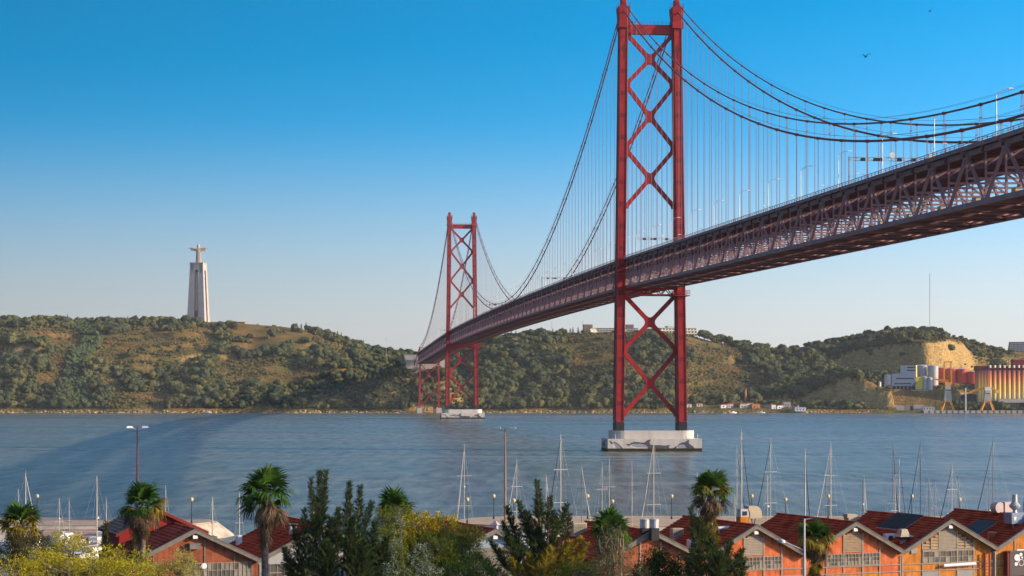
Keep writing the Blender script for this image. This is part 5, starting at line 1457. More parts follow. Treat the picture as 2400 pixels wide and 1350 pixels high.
# gable 4 with the emblem board
r, zr, ze, h, k = row(4, 'orange brick warehouse with dark emblem board at the right edge', 'brick_orange')
cx4, D4 = rowpos(4)
def wall_x(px, cx, D): # local x on the gable wall for a picture column
    u = (px-1200)/F; # point on wall: (cx + t*CW, D + t*SW)
    return (u*D - cx)/(CW - u*SW)
bx0 = wall_x(2357, cx4, D4); bx1 = bx0 + 4.2; bz0, bz1 = 25-(1345-918)/F*D4-GZ, 25-(1291-918)/F*D4-GZ
eb = tag(empty('emblem_board', (cx4 + bx0*CW, D4 + bx0*SW, GZ), WR), 'dark grey board with white rounded emblem mounted on the right-edge warehouse', 'sign')
BW = 4.2; M['board'] = mat('board_grey', (0.10, 0.085, 0.08), 0.6, 0.08, 0.8)
MB().box(0, BW, -.75, -.6, bz0, bz1).build('board_panel', M['board'], eb); MB().box(-.28, -.01, -.72, -.02, bz0, bz1+.1).build('board_side', M['dark_red_steel'], eb)
MB().box(.0, BW, -.85, -.0, bz1+.005, bz1+.12).build('board_hood', M['barge'], eb); MB().tube([(.7, -.95, bz1+.25), (BW, -.95, bz1+.25)], .08, 6).build('light_tube', M['white'], eb)
def blob(cx, cz, rad, nm='emblem_dot', ring=False):
    n = 20
    if ring:
        mb = MB()
        for q in range(n):
            a, b = 6.283*q/n, 6.283*(q+1)/n; mb.bar((cx+rad*math.cos(a), -.775, cz+rad*math.sin(a)), (cx+rad*math.cos(b), -.775, cz+rad*math.sin(b)), .05)
        mb.build(nm, M['white'], eb)
    else: MB().prism([(cx+rad*math.cos(6.283*q/n), cz+rad*math.sin(6.283*q/n)) for q in range(n)], -.79, -.752).build(nm, M['white'], eb)
def bpx(px, py): return wall_x(px, cx4-.7*-SW, D4-.7)-bx0, 25-(py-918)/F*(D4)-GZ
for px, py, rad in ((2383, 1303, .34), (2392, 1296.5, .19), (2395, 1303.5, .10), (2381, 1318, .2)): x, z = bpx(px, py); blob(x, z, rad)
x, z = bpx(2393, 1315); blob(x, z, .32, 'emblem_ring', True)
x0_, z0_ = bpx(2381, 1318); x1_, z1_ = bpx(2390, 1306); MB().bar((x0_, -.775, z0_), (x1_, -.775, z1_), .06).build('emblem_stroke', M['white'], eb)
# ladder in the valley between gables 3 and 4
lx = wall_x(2309, *rowpos(3)); cx, D = rowpos(3)
lad = tag(empty('wall_ladder', (cx + lx*CW, D + lx*SW, GZ), WR), 'dark red wall ladder between the two right-hand warehouses', 'ladder')
for e in (-.28, .28): MB().box(e-.07, e+.07, -.42, -.3, 1.0, ze-.3).build('stile', M['dark_red_steel'], lad)
for q in range(12): MB().bar((-.22, -.36, 1.3+q*.33), (.22, -.36, 1.3+q*.33), .05).build('rung', M['dark_red_steel'], lad)
MB().bar((.3, -.36, ze-.35), (1.35, -.3, ze+.15), .06).build('bracket', M['dark_red_steel'], lad); MB().bar((.3, -.36, 1.3), (1.35, -.3, 1.9), .06).build('bracket', M['dark_red_steel'], lad)
dp = tag(empty('drain_pipe', (cx + 5.65*CW, D + 5.65*SW, GZ), WR), 'grey drain pipe in the valley between the right-hand warehouses', 'pipe')
MB().tube([(0, -.16, 0), (0, -.16, ze-.2)], .08, 8).build('pipe', M['galv'], dp); MB().box(-.25, .25, -.4, 0, ze-.2, ze+.12).build('hopper', M['barge'], dp)

# --- rooftop fittings (each stands on a roof)
def on_roof(i, px, py, name, label, cat, rz=0):
    x, y, z = RH[i].left(px, py); cx, D = rowpos(i)
    o = tag(empty(name, (cx + x*CW - y*SW, D + x*SW + y*CW, GZ+z), WR+rz), label, cat); return o
def slab_on_roof(i, pts, name, label, cat, m, n=1, gap=.05):
    """thin panels lying on the left slope; pts = near-top, far-top in picture, run = metres down the slope"""
    (ax, ay), (bx, by), run = pts
    A, B = RH[i].left(ax, ay), RH[i].left(bx, by); cx, D = rowpos(i)
    y0, y1 = sorted((A[1], B[1])); xt = (A[0]+B[0])/2; k = RH[i].k
    o = tag(empty(name, (cx + xt*CW - y0*SW, D + xt*SW + y0*CW, GZ + RH[i].zr-GZ + k*xt), WR), label, cat)
    c = 1/math.hypot(1, k); L = (y1-y0)/n
    for q in range(n):
        p = [(0, .16), (-run*c, .16-run*c*k), (-run*c, .26-run*c*k), (0, .26)]
        MB().prism(ccw(p), q*L+gap, (q+1)*L-gap).build('panel', M[m], o)
        MB().prism(ccw([(.04, .13), (-run*c-.04, .13-run*c*k-.03), (-run*c-.04, .20-run*c*k-.03), (.04, .20)]), q*L+gap*.3, (q+1)*L-gap*.3).build('panel_frame', M['galv'], o)
slab_on_roof(3, ((2165, 1213), (2103, 1206), 3.0), 'solar_array', 'row of dark solar panels on the yellow brick warehouse roof', 'solar panel', 'solar', 4)
slab_on_roof(4, ((2336, 1228), (2293, 1223), 2.6), 'roof_skylight', 'teal sheet skylight on the right-edge warehouse roof', 'skylight', 'teal', 1)
def elbow(o, w, h, m):
    mb = MB(); n = 10; pr = [(0, 0)]
    pts = [(w*(1-math.cos(math.pi*q/2/n)) - w*.2, h*math.sin(math.pi*q/2/n)) for q in range(n+1)]
    poly = [(-w*.5, 0), (w*.5, 0), (w*.5, h*.25)] + [(w*.5 - w*.5*(1-math.cos(math.pi*q/2/n)), h*.25 + h*.75*math.sin(math.pi*q/2/n)) for q in range(1, n+1)] + [(-w*.6, h), (-w*.6, h*.62), (-w*.5, h*.55)]
    MB().prism(ccw(poly), 0, .95).build('hood', m, o)
o = on_roof(2, 1772, 1215, 'exhaust_elbow', 'curved beige exhaust elbow on a block behind the salmon gable', 'duct'); elbow(o, 1.5, 1.35, M['beige_duct'])
MB().box(-1.9, -.8, 0, 1.0, -.6, .2).build('block', M['brick_orange'], o); MB().box(-1.85, -.85, .05, .95, .2, 1.05).build('fan_box', M['galv'], o); MB().box(-1.6, -1.1, -.02, .1, .35, .8).build('fan_opening', M['dark'], o)
o = on_roof(3, 2003, 1226, 'exhaust_elbow', 'curved grey exhaust elbow behind the orange gable', 'duct'); elbow(o, 1.5, 1.0, M['beige_duct'])
o = on_roof(3, 2116, 1274, 'roof_cowl', 'beige pagoda shaped roof cowl near the valley', 'roof vent')
MB().lathe([(.32, -.3), (.32, .25), (.5, .45)], 8).build('throat', M['galv'], o); MB().frustum((-.45, .45, -.45, .45), (-.42, .42, -.42, .42), .5, .75).build('drum', M['dark'], o)
mb = MB().frustum((-.85, .85, -.85, .85), (-.5, .5, -.5, .5), .75, .95).frustum((-.5, .5, -.5, .5), (-.32, .32, -.32, .32), .95, 1.5); mb.build('cap', M['beige_duct'], o)
o = on_roof(3, 2084, 1268, 'air_conditioner', 'white air conditioner unit on the roof beside the cowl', 'air conditioner')
MB().box(-.55, .65, -.3, .3, -.2, .75).build('casing', M['white'], o); mb = MB().lathe([(.3, 0), (.3, .05)], 14); mb.v = [(x, -.3-z, y+.3) for x, y, z in mb.v]; mb.build('fan_grille', M['dark'], o)
o = on_roof(4, 2325, 1262, 'mushroom_vent', 'small terracotta mushroom vent in the right-hand valley', 'roof vent')
MB().lathe([(.12, -.3), (.2, 0), (.5, .5), (.55, .6), (.35, .72), (.1, .76)], 14).build('bowl', M['brick_far'], o); MB().tube([(-.45, 0, -.2), (-.45, 0, .75)], .1, 8).build('flue', M['brick_far'], o)
o = on_roof(4, 2352, 1202, 'air_handler', 'large pale pink air handling box with round duct on the right-edge roof', 'air handler')
MB().box(0.2, 1.7, 0, 1.2, -.1, 1.15).build('casing', M['machine_pink'], o); mb = MB().lathe([(.6, 0), (.6, 1.0)], 18); mb.v = [(x-.35, z+.1, y+.55) for x, y, z in mb.v]; mb.build('round_duct', M['machine_pink'], o); MB().box(-.15, .2, .2, 1.0, -.9, .05).build('down_duct', M['machine_pink'], o)
o = on_roof(4, 2392, 1232, 'exhaust_machine', 'blue grey exhaust machine with silver conical chimney at the right edge', 'exhaust machine')
MB().box(-1.1, 1.4, 0, 1.4, .2, 1.35).build('casing', M['machine_blue'], o); MB().lathe([(.25, 0), (.2, .25), (.55, .55), (.6, .75), (.28, 1.15), (.26, 1.9)], 16, (-.3, .6, 1.35)).build('chimney', M['galv'], o)
MB().tube([(.9, -.35, .2), (.75, -.3, .75), (1.1, -.3, 1.05), (1.7, -.2, 1.05)], .33, 10).build('elbow_duct', M['galv'], o); MB().box(-.85, -.55, -.03, .02, .55, .95).build('hatch', M['white'], o)
for e in (-.9, 1.1): MB().bar((e, .1, .2), (e+.35, .3, -.9), .06).build('leg', M['galv'], o)
# left part
for px, lab in ((1511, 'left one of two grey cylindrical roof tanks on the brown brick warehouse'), (1533, 'right one of two grey cylindrical roof tanks on the brown brick warehouse')):
    o = on_roof(0, px, 1252, 'roof_tank', lab, 'tank'); z = 25-(1231-918)/F*198-GZ - (o.location.z-GZ)
    MB().lathe([(.45, .35), (.45, 1.1), (.48, 1.1), (.48, 1.18), (.1, 1.3)], 16, (0, 0, .25)).build('drum', M['galv'], o)
    MB().box(-.4, .4, -.3, .3, -.6, .59).build('stand', M['dark'], o)
o = on_roof(0, 1356, 1254, 'cooling_unit', 'cream slatted cooling unit on the roof behind the sunlit pine', 'cooling unit')
MB().box(-.7, .75, -.4, .45, -.1, 1.25).build('casing', M['beige_duct'], o)
mb = MB()
for q in range(8): mb.box(-.6, .65, -.44, -.41, .1+q*.135, .17+q*.135)
tag(mb.build('slats', M['barge'], o), kind='stuff'); MB().box(.2, 1.9, -.6, .4, -.2, -.08).build('base_plate', M['galv'], o)
o = on_roof(1, 1586, 1262, 'cooling_unit', 'cream slatted cooling unit at the eave right of the brown gable', 'cooling unit')
MB().box(-.6, .6, -.4, .4, -.1, 1.05).build('casing', M['beige_duct'], o)
mb = MB()
for q in range(7): mb.box(-.5, .5, -.44, -.41, .1+q*.13, .17+q*.13)
tag(mb.build('slats', M['barge'], o), kind='stuff')
o = on_roof(1, 1624, 1288, 'white_cabinet', 'white cabinet in the valley left of the tall palm', 'cabinet'); MB().box(-.5, .5, -.3, .4, -.3, 1.0).build('casing', M['white'], o); MB().box(-.42, .42, -.33, -.301, -.2, .9).build('door', M['white_cool'], o)
o = on_roof(1, 1696, 1246, 'roof_pipe', 'silver horizontal flue pipe by the tall palm trunk', 'pipe'); MB().tube([(-.7, 0, .35), (.6, 0, .35)], .22, 10).build('flue', M['galv'], o); MB().tube([(-.5, 0, -.2), (-.5, 0, .3)], .1, 6).build('support', M['galv'], o)

# --- left warehouses
LCX, LD = wx(455, 190), 190.0
def leftpos(i): return LCX + i*12.6*CW, LD + i*12.6*SW
r, zr, ze, h, k = warehouse('red brown brick warehouse with grey verge at left beside the big palm', *leftpos(0), 12.6, 15, 11.8, 8.75, 'brick_brown', 'tiles_old', lamp=True, frame=False)
for x in (-3.9, 3.9, 1.0): MB().box(x-.06, x+.06, -.07, 0, ze-.2, zr-.4-k*abs(x)).build('wall_strap', M['barge'], r)
window_band(r, -1.2, 5.6, ze-1.5, ze-.1, 16, 2, -.05)
for x in (0.9, -3.7): MB().lathe([(.28, 0), (.28, .14), (.18, .16)], 14).build('round_lamp', M['white'], r, (x, -.1, ze-.35), rot=(R(90), 0, 0))
MB().box(-.55, .5, -.55, -.05, zr-1.75, zr-1.2).build('wall_unit', M['barge'], r)
r, zr, ze, h, k = warehouse('warehouse with bright red tiled roof between the big palm and the dark conifer', *leftpos(1), 12.6, 15, 11.9, 8.75, 'plaster_grey', 'tiles', frame=True)
window_band(r, -5.2, 0.5, ze-2.0, ze-.4, 8, 2, -.05)
RHL = RoofHelper(*leftpos(1), 11.9, 8.75, 6.3); RH['L'] = RHL
def on_left(px, py, name, label, cat):
    x, y, z = RHL.left(px, py); cx, D = leftpos(1); return tag(empty(name, (cx + x*CW - y*SW, D + x*SW + y*CW, GZ+z), WR), label, cat)
o = on_left(560, 1278, 'roof_duct', 'white cylindrical duct on the red roof left of the big palm', 'duct'); MB().lathe([(.34, -.2), (.34, .95), (.3, 1.0)], 12).build('flue', M['white'], o); MB().bar((.2, 0, .1), (1.1, -.1, .2), .12).build('pipe', M['galv'], o)
o = on_left(686, 1252, 'roof_flue', 'grey square flue with cap on the red roof by the conifer', 'duct'); MB().box(-.3, .3, -.3, .3, -.3, .8).build('flue', M['galv'], o); MB().box(-.42, .42, -.42, .42, .95, 1.05).build('cap', M['barge'], o); MB().box(-.2, .2, -.2, .2, .8, .95).build('neck', M['dark'], o)
# raised monitor roof behind the left warehouse
cx, D = leftpos(0); b0 = 9.0
o = tag(empty('monitor_roof_hall', (cx - (-1.0)*CW*0 - b0*SW - 1.2*CW, D + b0*CW - 1.2*SW, GZ), WR), 'taller hall with mossy grey tiles and dark red gable behind the left warehouse', 'hall')
MB().prism([(-4.2, 0), (4.2, 0), (4.2, 8.0), (0, 10.0), (-4.2, 8.0)], 0, 9).build('wall', M['dark_red_wall'] if 'dark_red_wall' in M else mat('dark_red_wall', (0.24, 0.025, 0.02), 0.8, 0.1, 0.6), o)
M['tiles_moss'] = mat('mossy_tiles', (0.20, 0.13, 0.10), 1.0, 0.4, 0.9, c2=(0.30, 0.22, 0.17), detail=6, spec=0.0)
for e in (-1, 1):
    tag(link('tile_courses', tile_slope(4.6, 9.8, 10.15, 7.95, e, -.4, M['tiles_moss']), o), kind='stuff')
    q = [(0, 10.12), (e*4.6, 7.93), (e*4.6, 7.8), (0, 9.98)]; MB().prism(q if e < 0 else q[::-1], -.4, 9.4).build('roof_deck', M['soffit'], o)
    q = [(0, 10.26), (e*4.62, 8.06), (e*4.62, 7.72), (0, 9.92)]; MB().prism(q if e < 0 else q[::-1], -.55, -.41).build('rake_board', M['dark_red_steel'], o)
# small dark gabled house in the middle
D = 186.0; cx = wx(1158, D)
r, zr, ze, h, k = warehouse('small dark boarded gable house behind the trees left of the sunlit pine', cx, D, 5.6, 12, 12.05, 10.7, 'plaster_dark' if 'plaster_dark' in M else 'machine_blue', 'tiles_old', frame=False, over=.4)
MB().box(-2.4, 2.4, -.06, .0, ze-3.0, ze-.2).build('boarding', M['barge'], r)
MB().lathe([(.3, 0), (.3, .9), (.55, .95), (.05, 1.35)], 4).build('vent_cap', M['galv'], r, (.6, 1.2, zr-.5))
cx = wx(1105, 196); r, zr, ze, h, k = warehouse('old red roofed shed behind the yellow flowering bush', cx, 197.0, 9, 13, 11.6, 9.6, 'brick_brown', 'tiles_old', frame=False, lamp=False)
# shed by the left seawall
o = tag(empty('kiosk', (wx(284, 215), 215, GZ), R(10)), 'small grey kiosk with dark window between the left cypresses', 'kiosk')
z = 25-(1270-918)/F*215-GZ
MB().box(-1.1, 1.1, 0, 2, 0, z+.9).build('wall', M['plaster_grey'], o); MB().prism([(-1.2, z+.9), (1.2, z+.9), (.8, z+1.25), (-.8, z+1.25)], -.1, 2.1).build('roof', M['white_cool'], o); MB().box(-.5, .5, -.04, .03, z-.2, z+.6).build('window', M['glass_far'], o)

# ================================================================== FOREGROUND VEGETATION
M['palm_green'] = leaf_mat('palm_green', (0.012, 0.05, 0.012), (0.10, 0.19, 0.025), 0.35)
M['palm_dry'] = leaf_mat('palm_dry', (0.05, 0.036, 0.026), (0.19, 0.135, 0.085), 0.15)
M['palm_yellow'] = leaf_mat('palm_fading', (0.12, 0.10, 0.015), (0.30, 0.22, 0.03), 0.3)
M['palm_bark'] = mat('palm_bark', (0.11, 0.085, 0.07), 0.95, 0.45, 3.0, bump=0.8, c2=(0.26, 0.21, 0.17), stretch=(1, 1, 2.2))
M['bark'] = mat('tree_bark', (0.13, 0.095, 0.07), 0.95, 0.3, 4.0, bump=0.5)
def frond_mesh(name, m, seed, droop, dry=False):
    rg = random.Random(seed); v = []; f = []; tone = []
    def strip(pts, ws):
        b = len(v)
        for p, w, n in zip(pts, ws, range(99)):
            d = (pts[min(n+1, len(pts)-1)] - pts[max(n-1, 0)]).normalized(); s = d.cross(Vector((0, 0, 1)))
            s = (s.normalized() if s.length > 1e-4 else Vector((0, 1, 0)))*w/2
            v.append(tuple(p-s)); v.append(tuple(p+s))
        t = clamp(rg.gauss(.45, .22))
        for n in range(len(pts)-1): f.append((b+2*n, b+2*n+1, b+2*n+3, b+2*n+2)); tone.append(t)
    pl = .75*rg.uniform(.85, 1.1)
    strip([Vector((0,0,0)), Vector((pl*.5,0,.03)), Vector((pl,0,0))], [.07, .05, .04])
    n = 22 if not dry else 16
    for k in range(n):
        a = R(lerp(-100, 100, (k+.5)/n) + rg.uniform(-3, 3)); L = .95*(1-.22*abs(a)/1.75)*rg.uniform(.85, 1.12)
        if dry: a *= .45; L *= 1.0
        dz = droop*rg.uniform(.7, 1.4); c = Vector((math.cos(a), math.sin(a), 0)); o = Vector((pl, 0, 0))
        up = .10*math.cos(a*2) if not dry else rg.uniform(-.15, .15)
        pts = [o, o + c*L*.35 + Vector((0,0,up*.6)), o + c*L*.68 + Vector((0,0,up - dz*.22)), o + c*L*.93 + Vector((rg.uniform(-.04,.04), rg.uniform(-.04,.04), up*.6 - dz*.75))]
        strip(pts, [.025, .12, .075, .008] if not dry else [.02, .06, .035, .006])
    me = bpy.data.meshes.new(name); me.from_pydata(v, [], f); me.materials.append(m)
    me.attributes.new('tone', 'FLOAT', 'FACE').data.foreach_set('value', tone)
    return me
FG = [frond_mesh('frond', M['palm_green'], 200+k, d) for k, d in enumerate((.18, .35, .55))]
FY = [frond_mesh('fading_frond', M['palm_yellow'], 210+k, d) for k, d in enumerate((.4, .7))]
FD = [frond_mesh('dead_frond', M['palm_dry'], 220+k, d, True) for k, d in enumerate((.3, .6, .8))]
def palm(px, ytop, D, s, skirt, label, fy=.12, seed=1):
    rg = random.Random(seed); X = wx(px, D); ztop = wz(ytop, D); R_ = 1.75*s; zc = ztop - R_*.95; zg = ground_z(D)-.2
    r = tag(empty('fan_palm', (X, D, zg)), label, 'palm tree', 'fan palms'); hc = zc-zg
    lean = rg.uniform(-.35, .35); n = 16; pts = []; rs = []
    for k in range(n+1):
        t = k/n; pts.append((lean*(1-t)*(1-t)*1.5, 0, hc*t)); rs.append((lerp(.27, .19, t) + (.08*(1-t)**4) + (.02 if k % 2 else 0))*min(1.1, s*1.02))
    MB().tube(pts, rs, 12).build('trunk', M['palm_bark'], r)
    def put(me, nm, el, az, sc, z=0.0, roll=0):
        o = link(nm, me, r, (0, 0, hc+z), sc=sc, rot=Euler((roll, -el, az), 'XYZ')); return o
    for k in range(30):
        t = (k+.5)/30; el = R(lerp(86, -12, t**.85) + rg.uniform(-15, 15)); az = k*2.39996 + rg.uniform(-.45, .45)
        ye = (t > .55 and rg.random() < fy*2)
        me = rg.choice(FY) if ye else FG[min(2, int(t*3))]
        put(me, 'frond', el, az, s*rg.uniform(.74, 1.2), rg.uniform(-.12, .12)*s, rg.uniform(-.35, .35))
    for k in range(26):
        el = R(rg.uniform(-62, -18)); put(rg.choice(FD), 'dead_frond', el, k*2.39996 + rg.uniform(-.4, .4), s*rg.uniform(.8, 1.05), -rg.uniform(.0, .35)*s, rg.uniform(-.8, .8))
    for k in range(int(16 + 24*skirt)):
        el = R(rg.uniform(-84, -58)); put(rg.choice(FY) if rg.random() < fy else rg.choice(FD), 'dead_frond', el, rg.uniform(0, 6.283), s*rg.uniform(.5, .85), -rg.uniform(.2, .35 + skirt*1.7)*s, rg.uniform(-.8, .8))
    return r
palm(50, 1164, 150, 1.25, .7, 'fan palm with sunlit yellow fronds at the far left', .35, 1)
palm(333, 1120, 150, 1.28, .6, 'fan palm standing before the left lamp column', .18, 2)
palm(622, 1082, 142, 1.42, .9, 'tallest fan palm with shaggy skirt before the red roofs', .08, 3)
palm(925, 1136, 166, 1.3, .5, 'fan palm rising behind the yellow flowering bush', .05, 4)
palm(1431, 1186, 158, 1.2, .4, 'low dark fan palm left of the rooftop tanks', .02, 5)
palm(1664, 1088, 165, 1.36, 1.2, 'tall slender fan palm with long skirt right of the near tower', .3, 6)
palm(1912, 1207, 172, 1.25, 1.9, 'short fan palm with long yellow skirt before the orange gables', .55, 7)

def foliage(name, m, leaves, parent):
    """leaves = list of (centre, axis, side, tone); diamonds"""
    v = []; f = []; tone = []
    for c, a, b, t in leaves:
        n = len(v); v += [tuple(c-a), tuple(c+b), tuple(c+a), tuple(c-b)]; f.append((n, n+1, n+2, n+3)); tone.append(t)
    me = bpy.data.meshes.new(name); me.from_pydata(v, [], f); me.materials.append(m)
    me.attributes.new('tone', 'FLOAT', 'FACE').data.foreach_set('value', tone)
    return link(name, me, parent)
def rv(rg): 
    while True:
        p = Vector((rg.uniform(-1,1), rg.uniform(-1,1), rg.uniform(-1,1)))
        if .05 < p.length < 1: return p
def blob_px(px, py, rx, ry, D, rd=None):
    s = D/F; return Vector((wx(px, D), D, wz(py, D))), Vector((rx*s, (rd if rd else (rx+ry)/2*s), ry*s))
def broad_tree(name, label, cat, base, blobs, nclump, nleaf, ls, m, seed, group=None, aspect=.45, spread=.42, up=.2, mats2=None, frac2=0.0, trunk_r=.22, zmin=None):
    rg = random.Random(seed); bx, bd = base; zg = ground_z(bd)-.3; r = tag(empty(name, (wx(bx, bd), bd, zg)), label, cat, group)
    org = Vector(r.location); vol = [b[1].x*b[1].y*b[1].z for b in blobs]; tot = sum(vol)
    lv = []; lv2 = []; wood = MB(); hub = Vector((0, 0, 0))
    ctr = sum((b[0] for b in blobs), Vector())/len(blobs) - org; fork = Vector((ctr.x*.5, ctr.y*.5, max(1.2, ctr.z*.45)))
    wood.tube([(0,0,0), tuple(fork*.5 + Vector((rg.uniform(-.2,.2), 0, 0))), tuple(fork)], [trunk_r, trunk_r*.8, trunk_r*.65], 8)
    for b, vl in zip(blobs, vol):
        c0 = b[0]-org; wood.tube([tuple(fork), tuple(lerp(fork, c0, .5) + rv(rg)*.25), tuple(c0)], [trunk_r*.5, trunk_r*.33, trunk_r*.15], 6)
        k = max(6, int(nclump*vl/tot)); 
        use2 = mats2 is not None and (len(b) > 2 and b[2])
        for q in range(k):
            d = rv(rg).normalized(); rad = rg.uniform(.45, 1.0)**.6; cc = c0 + Vector((d.x*b[1].x, d.y*b[1].y, d.z*b[1].z))*rad*(1+.22*nz(d.x*2+seed, d.y*2, d.z*2+c0.x))
            if q % 4 == 0: wood.tube([tuple(c0 + (cc-c0)*.15), tuple(lerp(c0, cc, .6) + rv(rg)*.12), tuple(cc)], [trunk_r*.14, trunk_r*.09, trunk_r*.05], 4, False)
            tn = clamp(rg.gauss(.4, .18)); sp = spread*rg.uniform(.7, 1.25)
            out = (Vector((d.x, d.y, d.z + up))).normalized()
            for w in range(nleaf):
                p = cc + rv(rg)*sp; a = (out*.7 + rv(rg)).normalized()*ls*rg.uniform(.6, 1.25)/2
                bb = a.cross(rv(rg)); 
                if bb.length < 1e-5: continue
                bb = bb.normalized()*a.length*aspect
                (lv2 if (use2 and rg.random() < frac2) else lv).append((p, a, bb, clamp(tn + rg.gauss(0, .16))))
    foliage('crown', m, lv, r)
    if lv2: foliage('blossom', mats2, lv2, r)
    wood.build('trunk', M['bark'], r)
    return r
M['leaf_yellowgreen'] = leaf_mat('leaf_yellow_green', (0.05, 0.07, 0.01), (0.74, 0.62, 0.05), 0.45)
M['leaf_olive'] = leaf_mat('leaf_pale_olive', (0.15, 0.14, 0.04), (0.52, 0.46, 0.14), 0.4)
M['leaf_green'] = leaf_mat('leaf_mid_green', (0.045, 0.075, 0.014), (0.26, 0.29, 0.04), 0.45)
M['leaf_dark'] = leaf_mat('leaf_dark_green', (0.012, 0.032, 0.012), (0.05, 0.10, 0.022), 0.3)
M['leaf_silver'] = leaf_mat('leaf_silver', (0.06, 0.085, 0.055), (0.26, 0.31, 0.22), 0.3)
M['blossom'] = leaf_mat('yellow_blossom', (0.42, 0.27, 0.008), (0.75, 0.52, 0.02), 0.4)
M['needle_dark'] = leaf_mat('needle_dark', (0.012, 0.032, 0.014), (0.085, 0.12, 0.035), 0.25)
M['needle_sun_tint'] = leaf_mat('needle_sun_tint', (0.10, 0.09, 0.014), (0.58, 0.43, 0.05), 0.45)  # gold copy of the dark needles, sunlight painted into the colour
M['dry_vine'] = leaf_mat('dry_vine', (0.05, 0.055, 0.025), (0.22, 0.21, 0.11), 0.3)
M['reed_green'] = leaf_mat('cypress_green', (0.03, 0.035, 0.015), (0.10, 0.09, 0.04), 0.2)
B = blob_px
# sunlit yellow-green tree, bottom left
broad_tree('leafy_tree', 'sunlit yellow green leafy tree filling the lower left corner', 'tree', (190, 112), [B(170,1300,62,52,112), B(95,1318,60,40,110), B(250,1318,58,42,113), B(330,1325,44,38,112), B(30,1335,50,36,108), B(165,1345,150,45,110), B(300,1352,90,36,108), B(140,1275,34,28,113)], 620, 26, .17, M['leaf_yellowgreen'], 301, aspect=.33, spread=.34)
broad_tree('leafy_bush', 'pale olive willow leaved bush before the left brick gable', 'bush', (425, 116), [B(424,1312,32,30,116), B(405,1340,42,26,115), B(440,1340,30,24,116), B(355,1345,36,28,115)], 190, 24, .2, M['leaf_olive'], 302, aspect=.2, spread=.3, up=-.5)
# two small cypresses
for px, yt, yb, w, lab in ((249, 1222, 1300, 17, 'small cypress left of the kiosk'), (318, 1206, 1310, 22, 'larger cypress before the fan palm at left')):
    D = 158; broad_tree('cypress', lab, 'cypress', (px, D), [B(px, lerp(yt, yb, t), w*(.25+.75*t), (yb-yt)*.16, D) for t in (.12, .3, .5, .72, .95)], 130, 22, .16, M['reed_green'], int(px), aspect=.3, spread=.2, up=1.5, trunk_r=.12)
# casuarina: upright plumes
def plume_tree(name, label, base, plumes, m, seed, n=120, ls=.26, m2=None):
    """plumes = (px0,py0 root, px1,py1 tip, radius px, D)"""
    rg = random.Random(seed); bx, bd = base; zg = ground_z(bd)-.3; r = tag(empty(name, (wx(bx, bd), bd, zg)), label, 'tree'); org = Vector(r.location)
    lv = []; lv2 = []; wood = MB(); p0s = [Vector((wx(p[0], p[5]), p[5], wz(p[1], p[5])))-org for p in plumes]
    fork = Vector((0, 0, max(1.5, sum((p.z for p in p0s))/len(p0s)*.6)))
    wood.tube([(0,0,0), tuple(fork*.6), tuple(fork)], [.3, .25, .2], 8)
    for p, a0 in zip(plumes, p0s):
        D = p[5] ; a1 = Vector((wx(p[2], D), D + rg.uniform(-.4, .4), wz(p[3], D)))-org; a0 = a0 + Vector((0, rg.uniform(-.6, .6), 0)); R0 = p[4]*D/F; ax = a1-a0
        wood.tube([tuple(fork), tuple(lerp(fork, a0, .6)), tuple(a0)], [.14, .1, .08], 6); wood.tube([tuple(a0), tuple(lerp(a0, a1, .5)), tuple(a1)], [.08, .05, .012], 5)
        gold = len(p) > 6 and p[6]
        nb = max(8, int(n*.16*ax.length*(R0/.5 + .5)))
        for q in range(nb):
            t = (q + rg.random())/nb; env = R0*1.35*(math.sin(math.pi*(.12+.88*(1-t)**.75)*.5))*(1-.8*t**3)*(.75+.75*nz(t*4+seed, a0.x*3, q*.3))
            an = q*2.39996 + rg.uniform(-.5, .5); out = Vector((math.cos(an), math.sin(an), 0)); rt = a0 + ax*t
            bd_ = (out*1.0 + ax.normalized()*rg.uniform(.35, 1.0)).normalized(); bl = max(.12, env*rg.uniform(.7, 1.25)); tip = rt + bd_*bl
            wood.tube([tuple(rt), tuple(tip)], [.016, .004], 3, False)
            tn = clamp(rg.gauss(.36, .2))
            for w in range(int(7 + 30*bl)):
                h = rg.uniform(.15, 1.05); c = rt + bd_*bl*h + rv(rg)*.05
                dr = (bd_*.9 + ax.normalized()*.35 + rv(rg)*.75).normalized(); L = ls*rg.uniform(.5, 1.25)*(1.1-.35*h)
                b = dr.cross(rv(rg))
                if b.length < 1e-4: continue
                (lv2 if gold else lv).append((c + dr*L*.4, dr*L*.5, b.normalized()*L*.062, clamp(tn + .25*h - .1 + rg.gauss(0, .12))))
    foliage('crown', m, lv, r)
    if lv2: foliage('sun_tinted_bough', m2, lv2, r)
    wood.build('trunk', M['bark'], r); return r
plume_tree('casuarina_tree', 'dark feathery conifer with pointed plumes left of centre', (790, 132),
 [(748,1250,750,1106,17,132),(755,1230,764,1106,13,133),(736,1260,728,1125,12,131),(812,1260,818,1132,17,132),(838,1240,845,1140,12,134),(715,1300,712,1196,14,131),(790,1300,793,1192,20,130),(830,1310,872,1178,18,133),
  (730,1340,744,1212,26,130),(770,1350,775,1215,30,131),(815,1350,828,1212,28,129),(850,1350,880,1225,24,131),(712,1352,690,1232,20,131),(760,1390,765,1270,44,128),(830,1390,850,1270,44,128),(700,1380,668,1285,26,130),(880,1380,905,1262,28,130)], M['needle_dark'], 401, n=150, ls=.34)
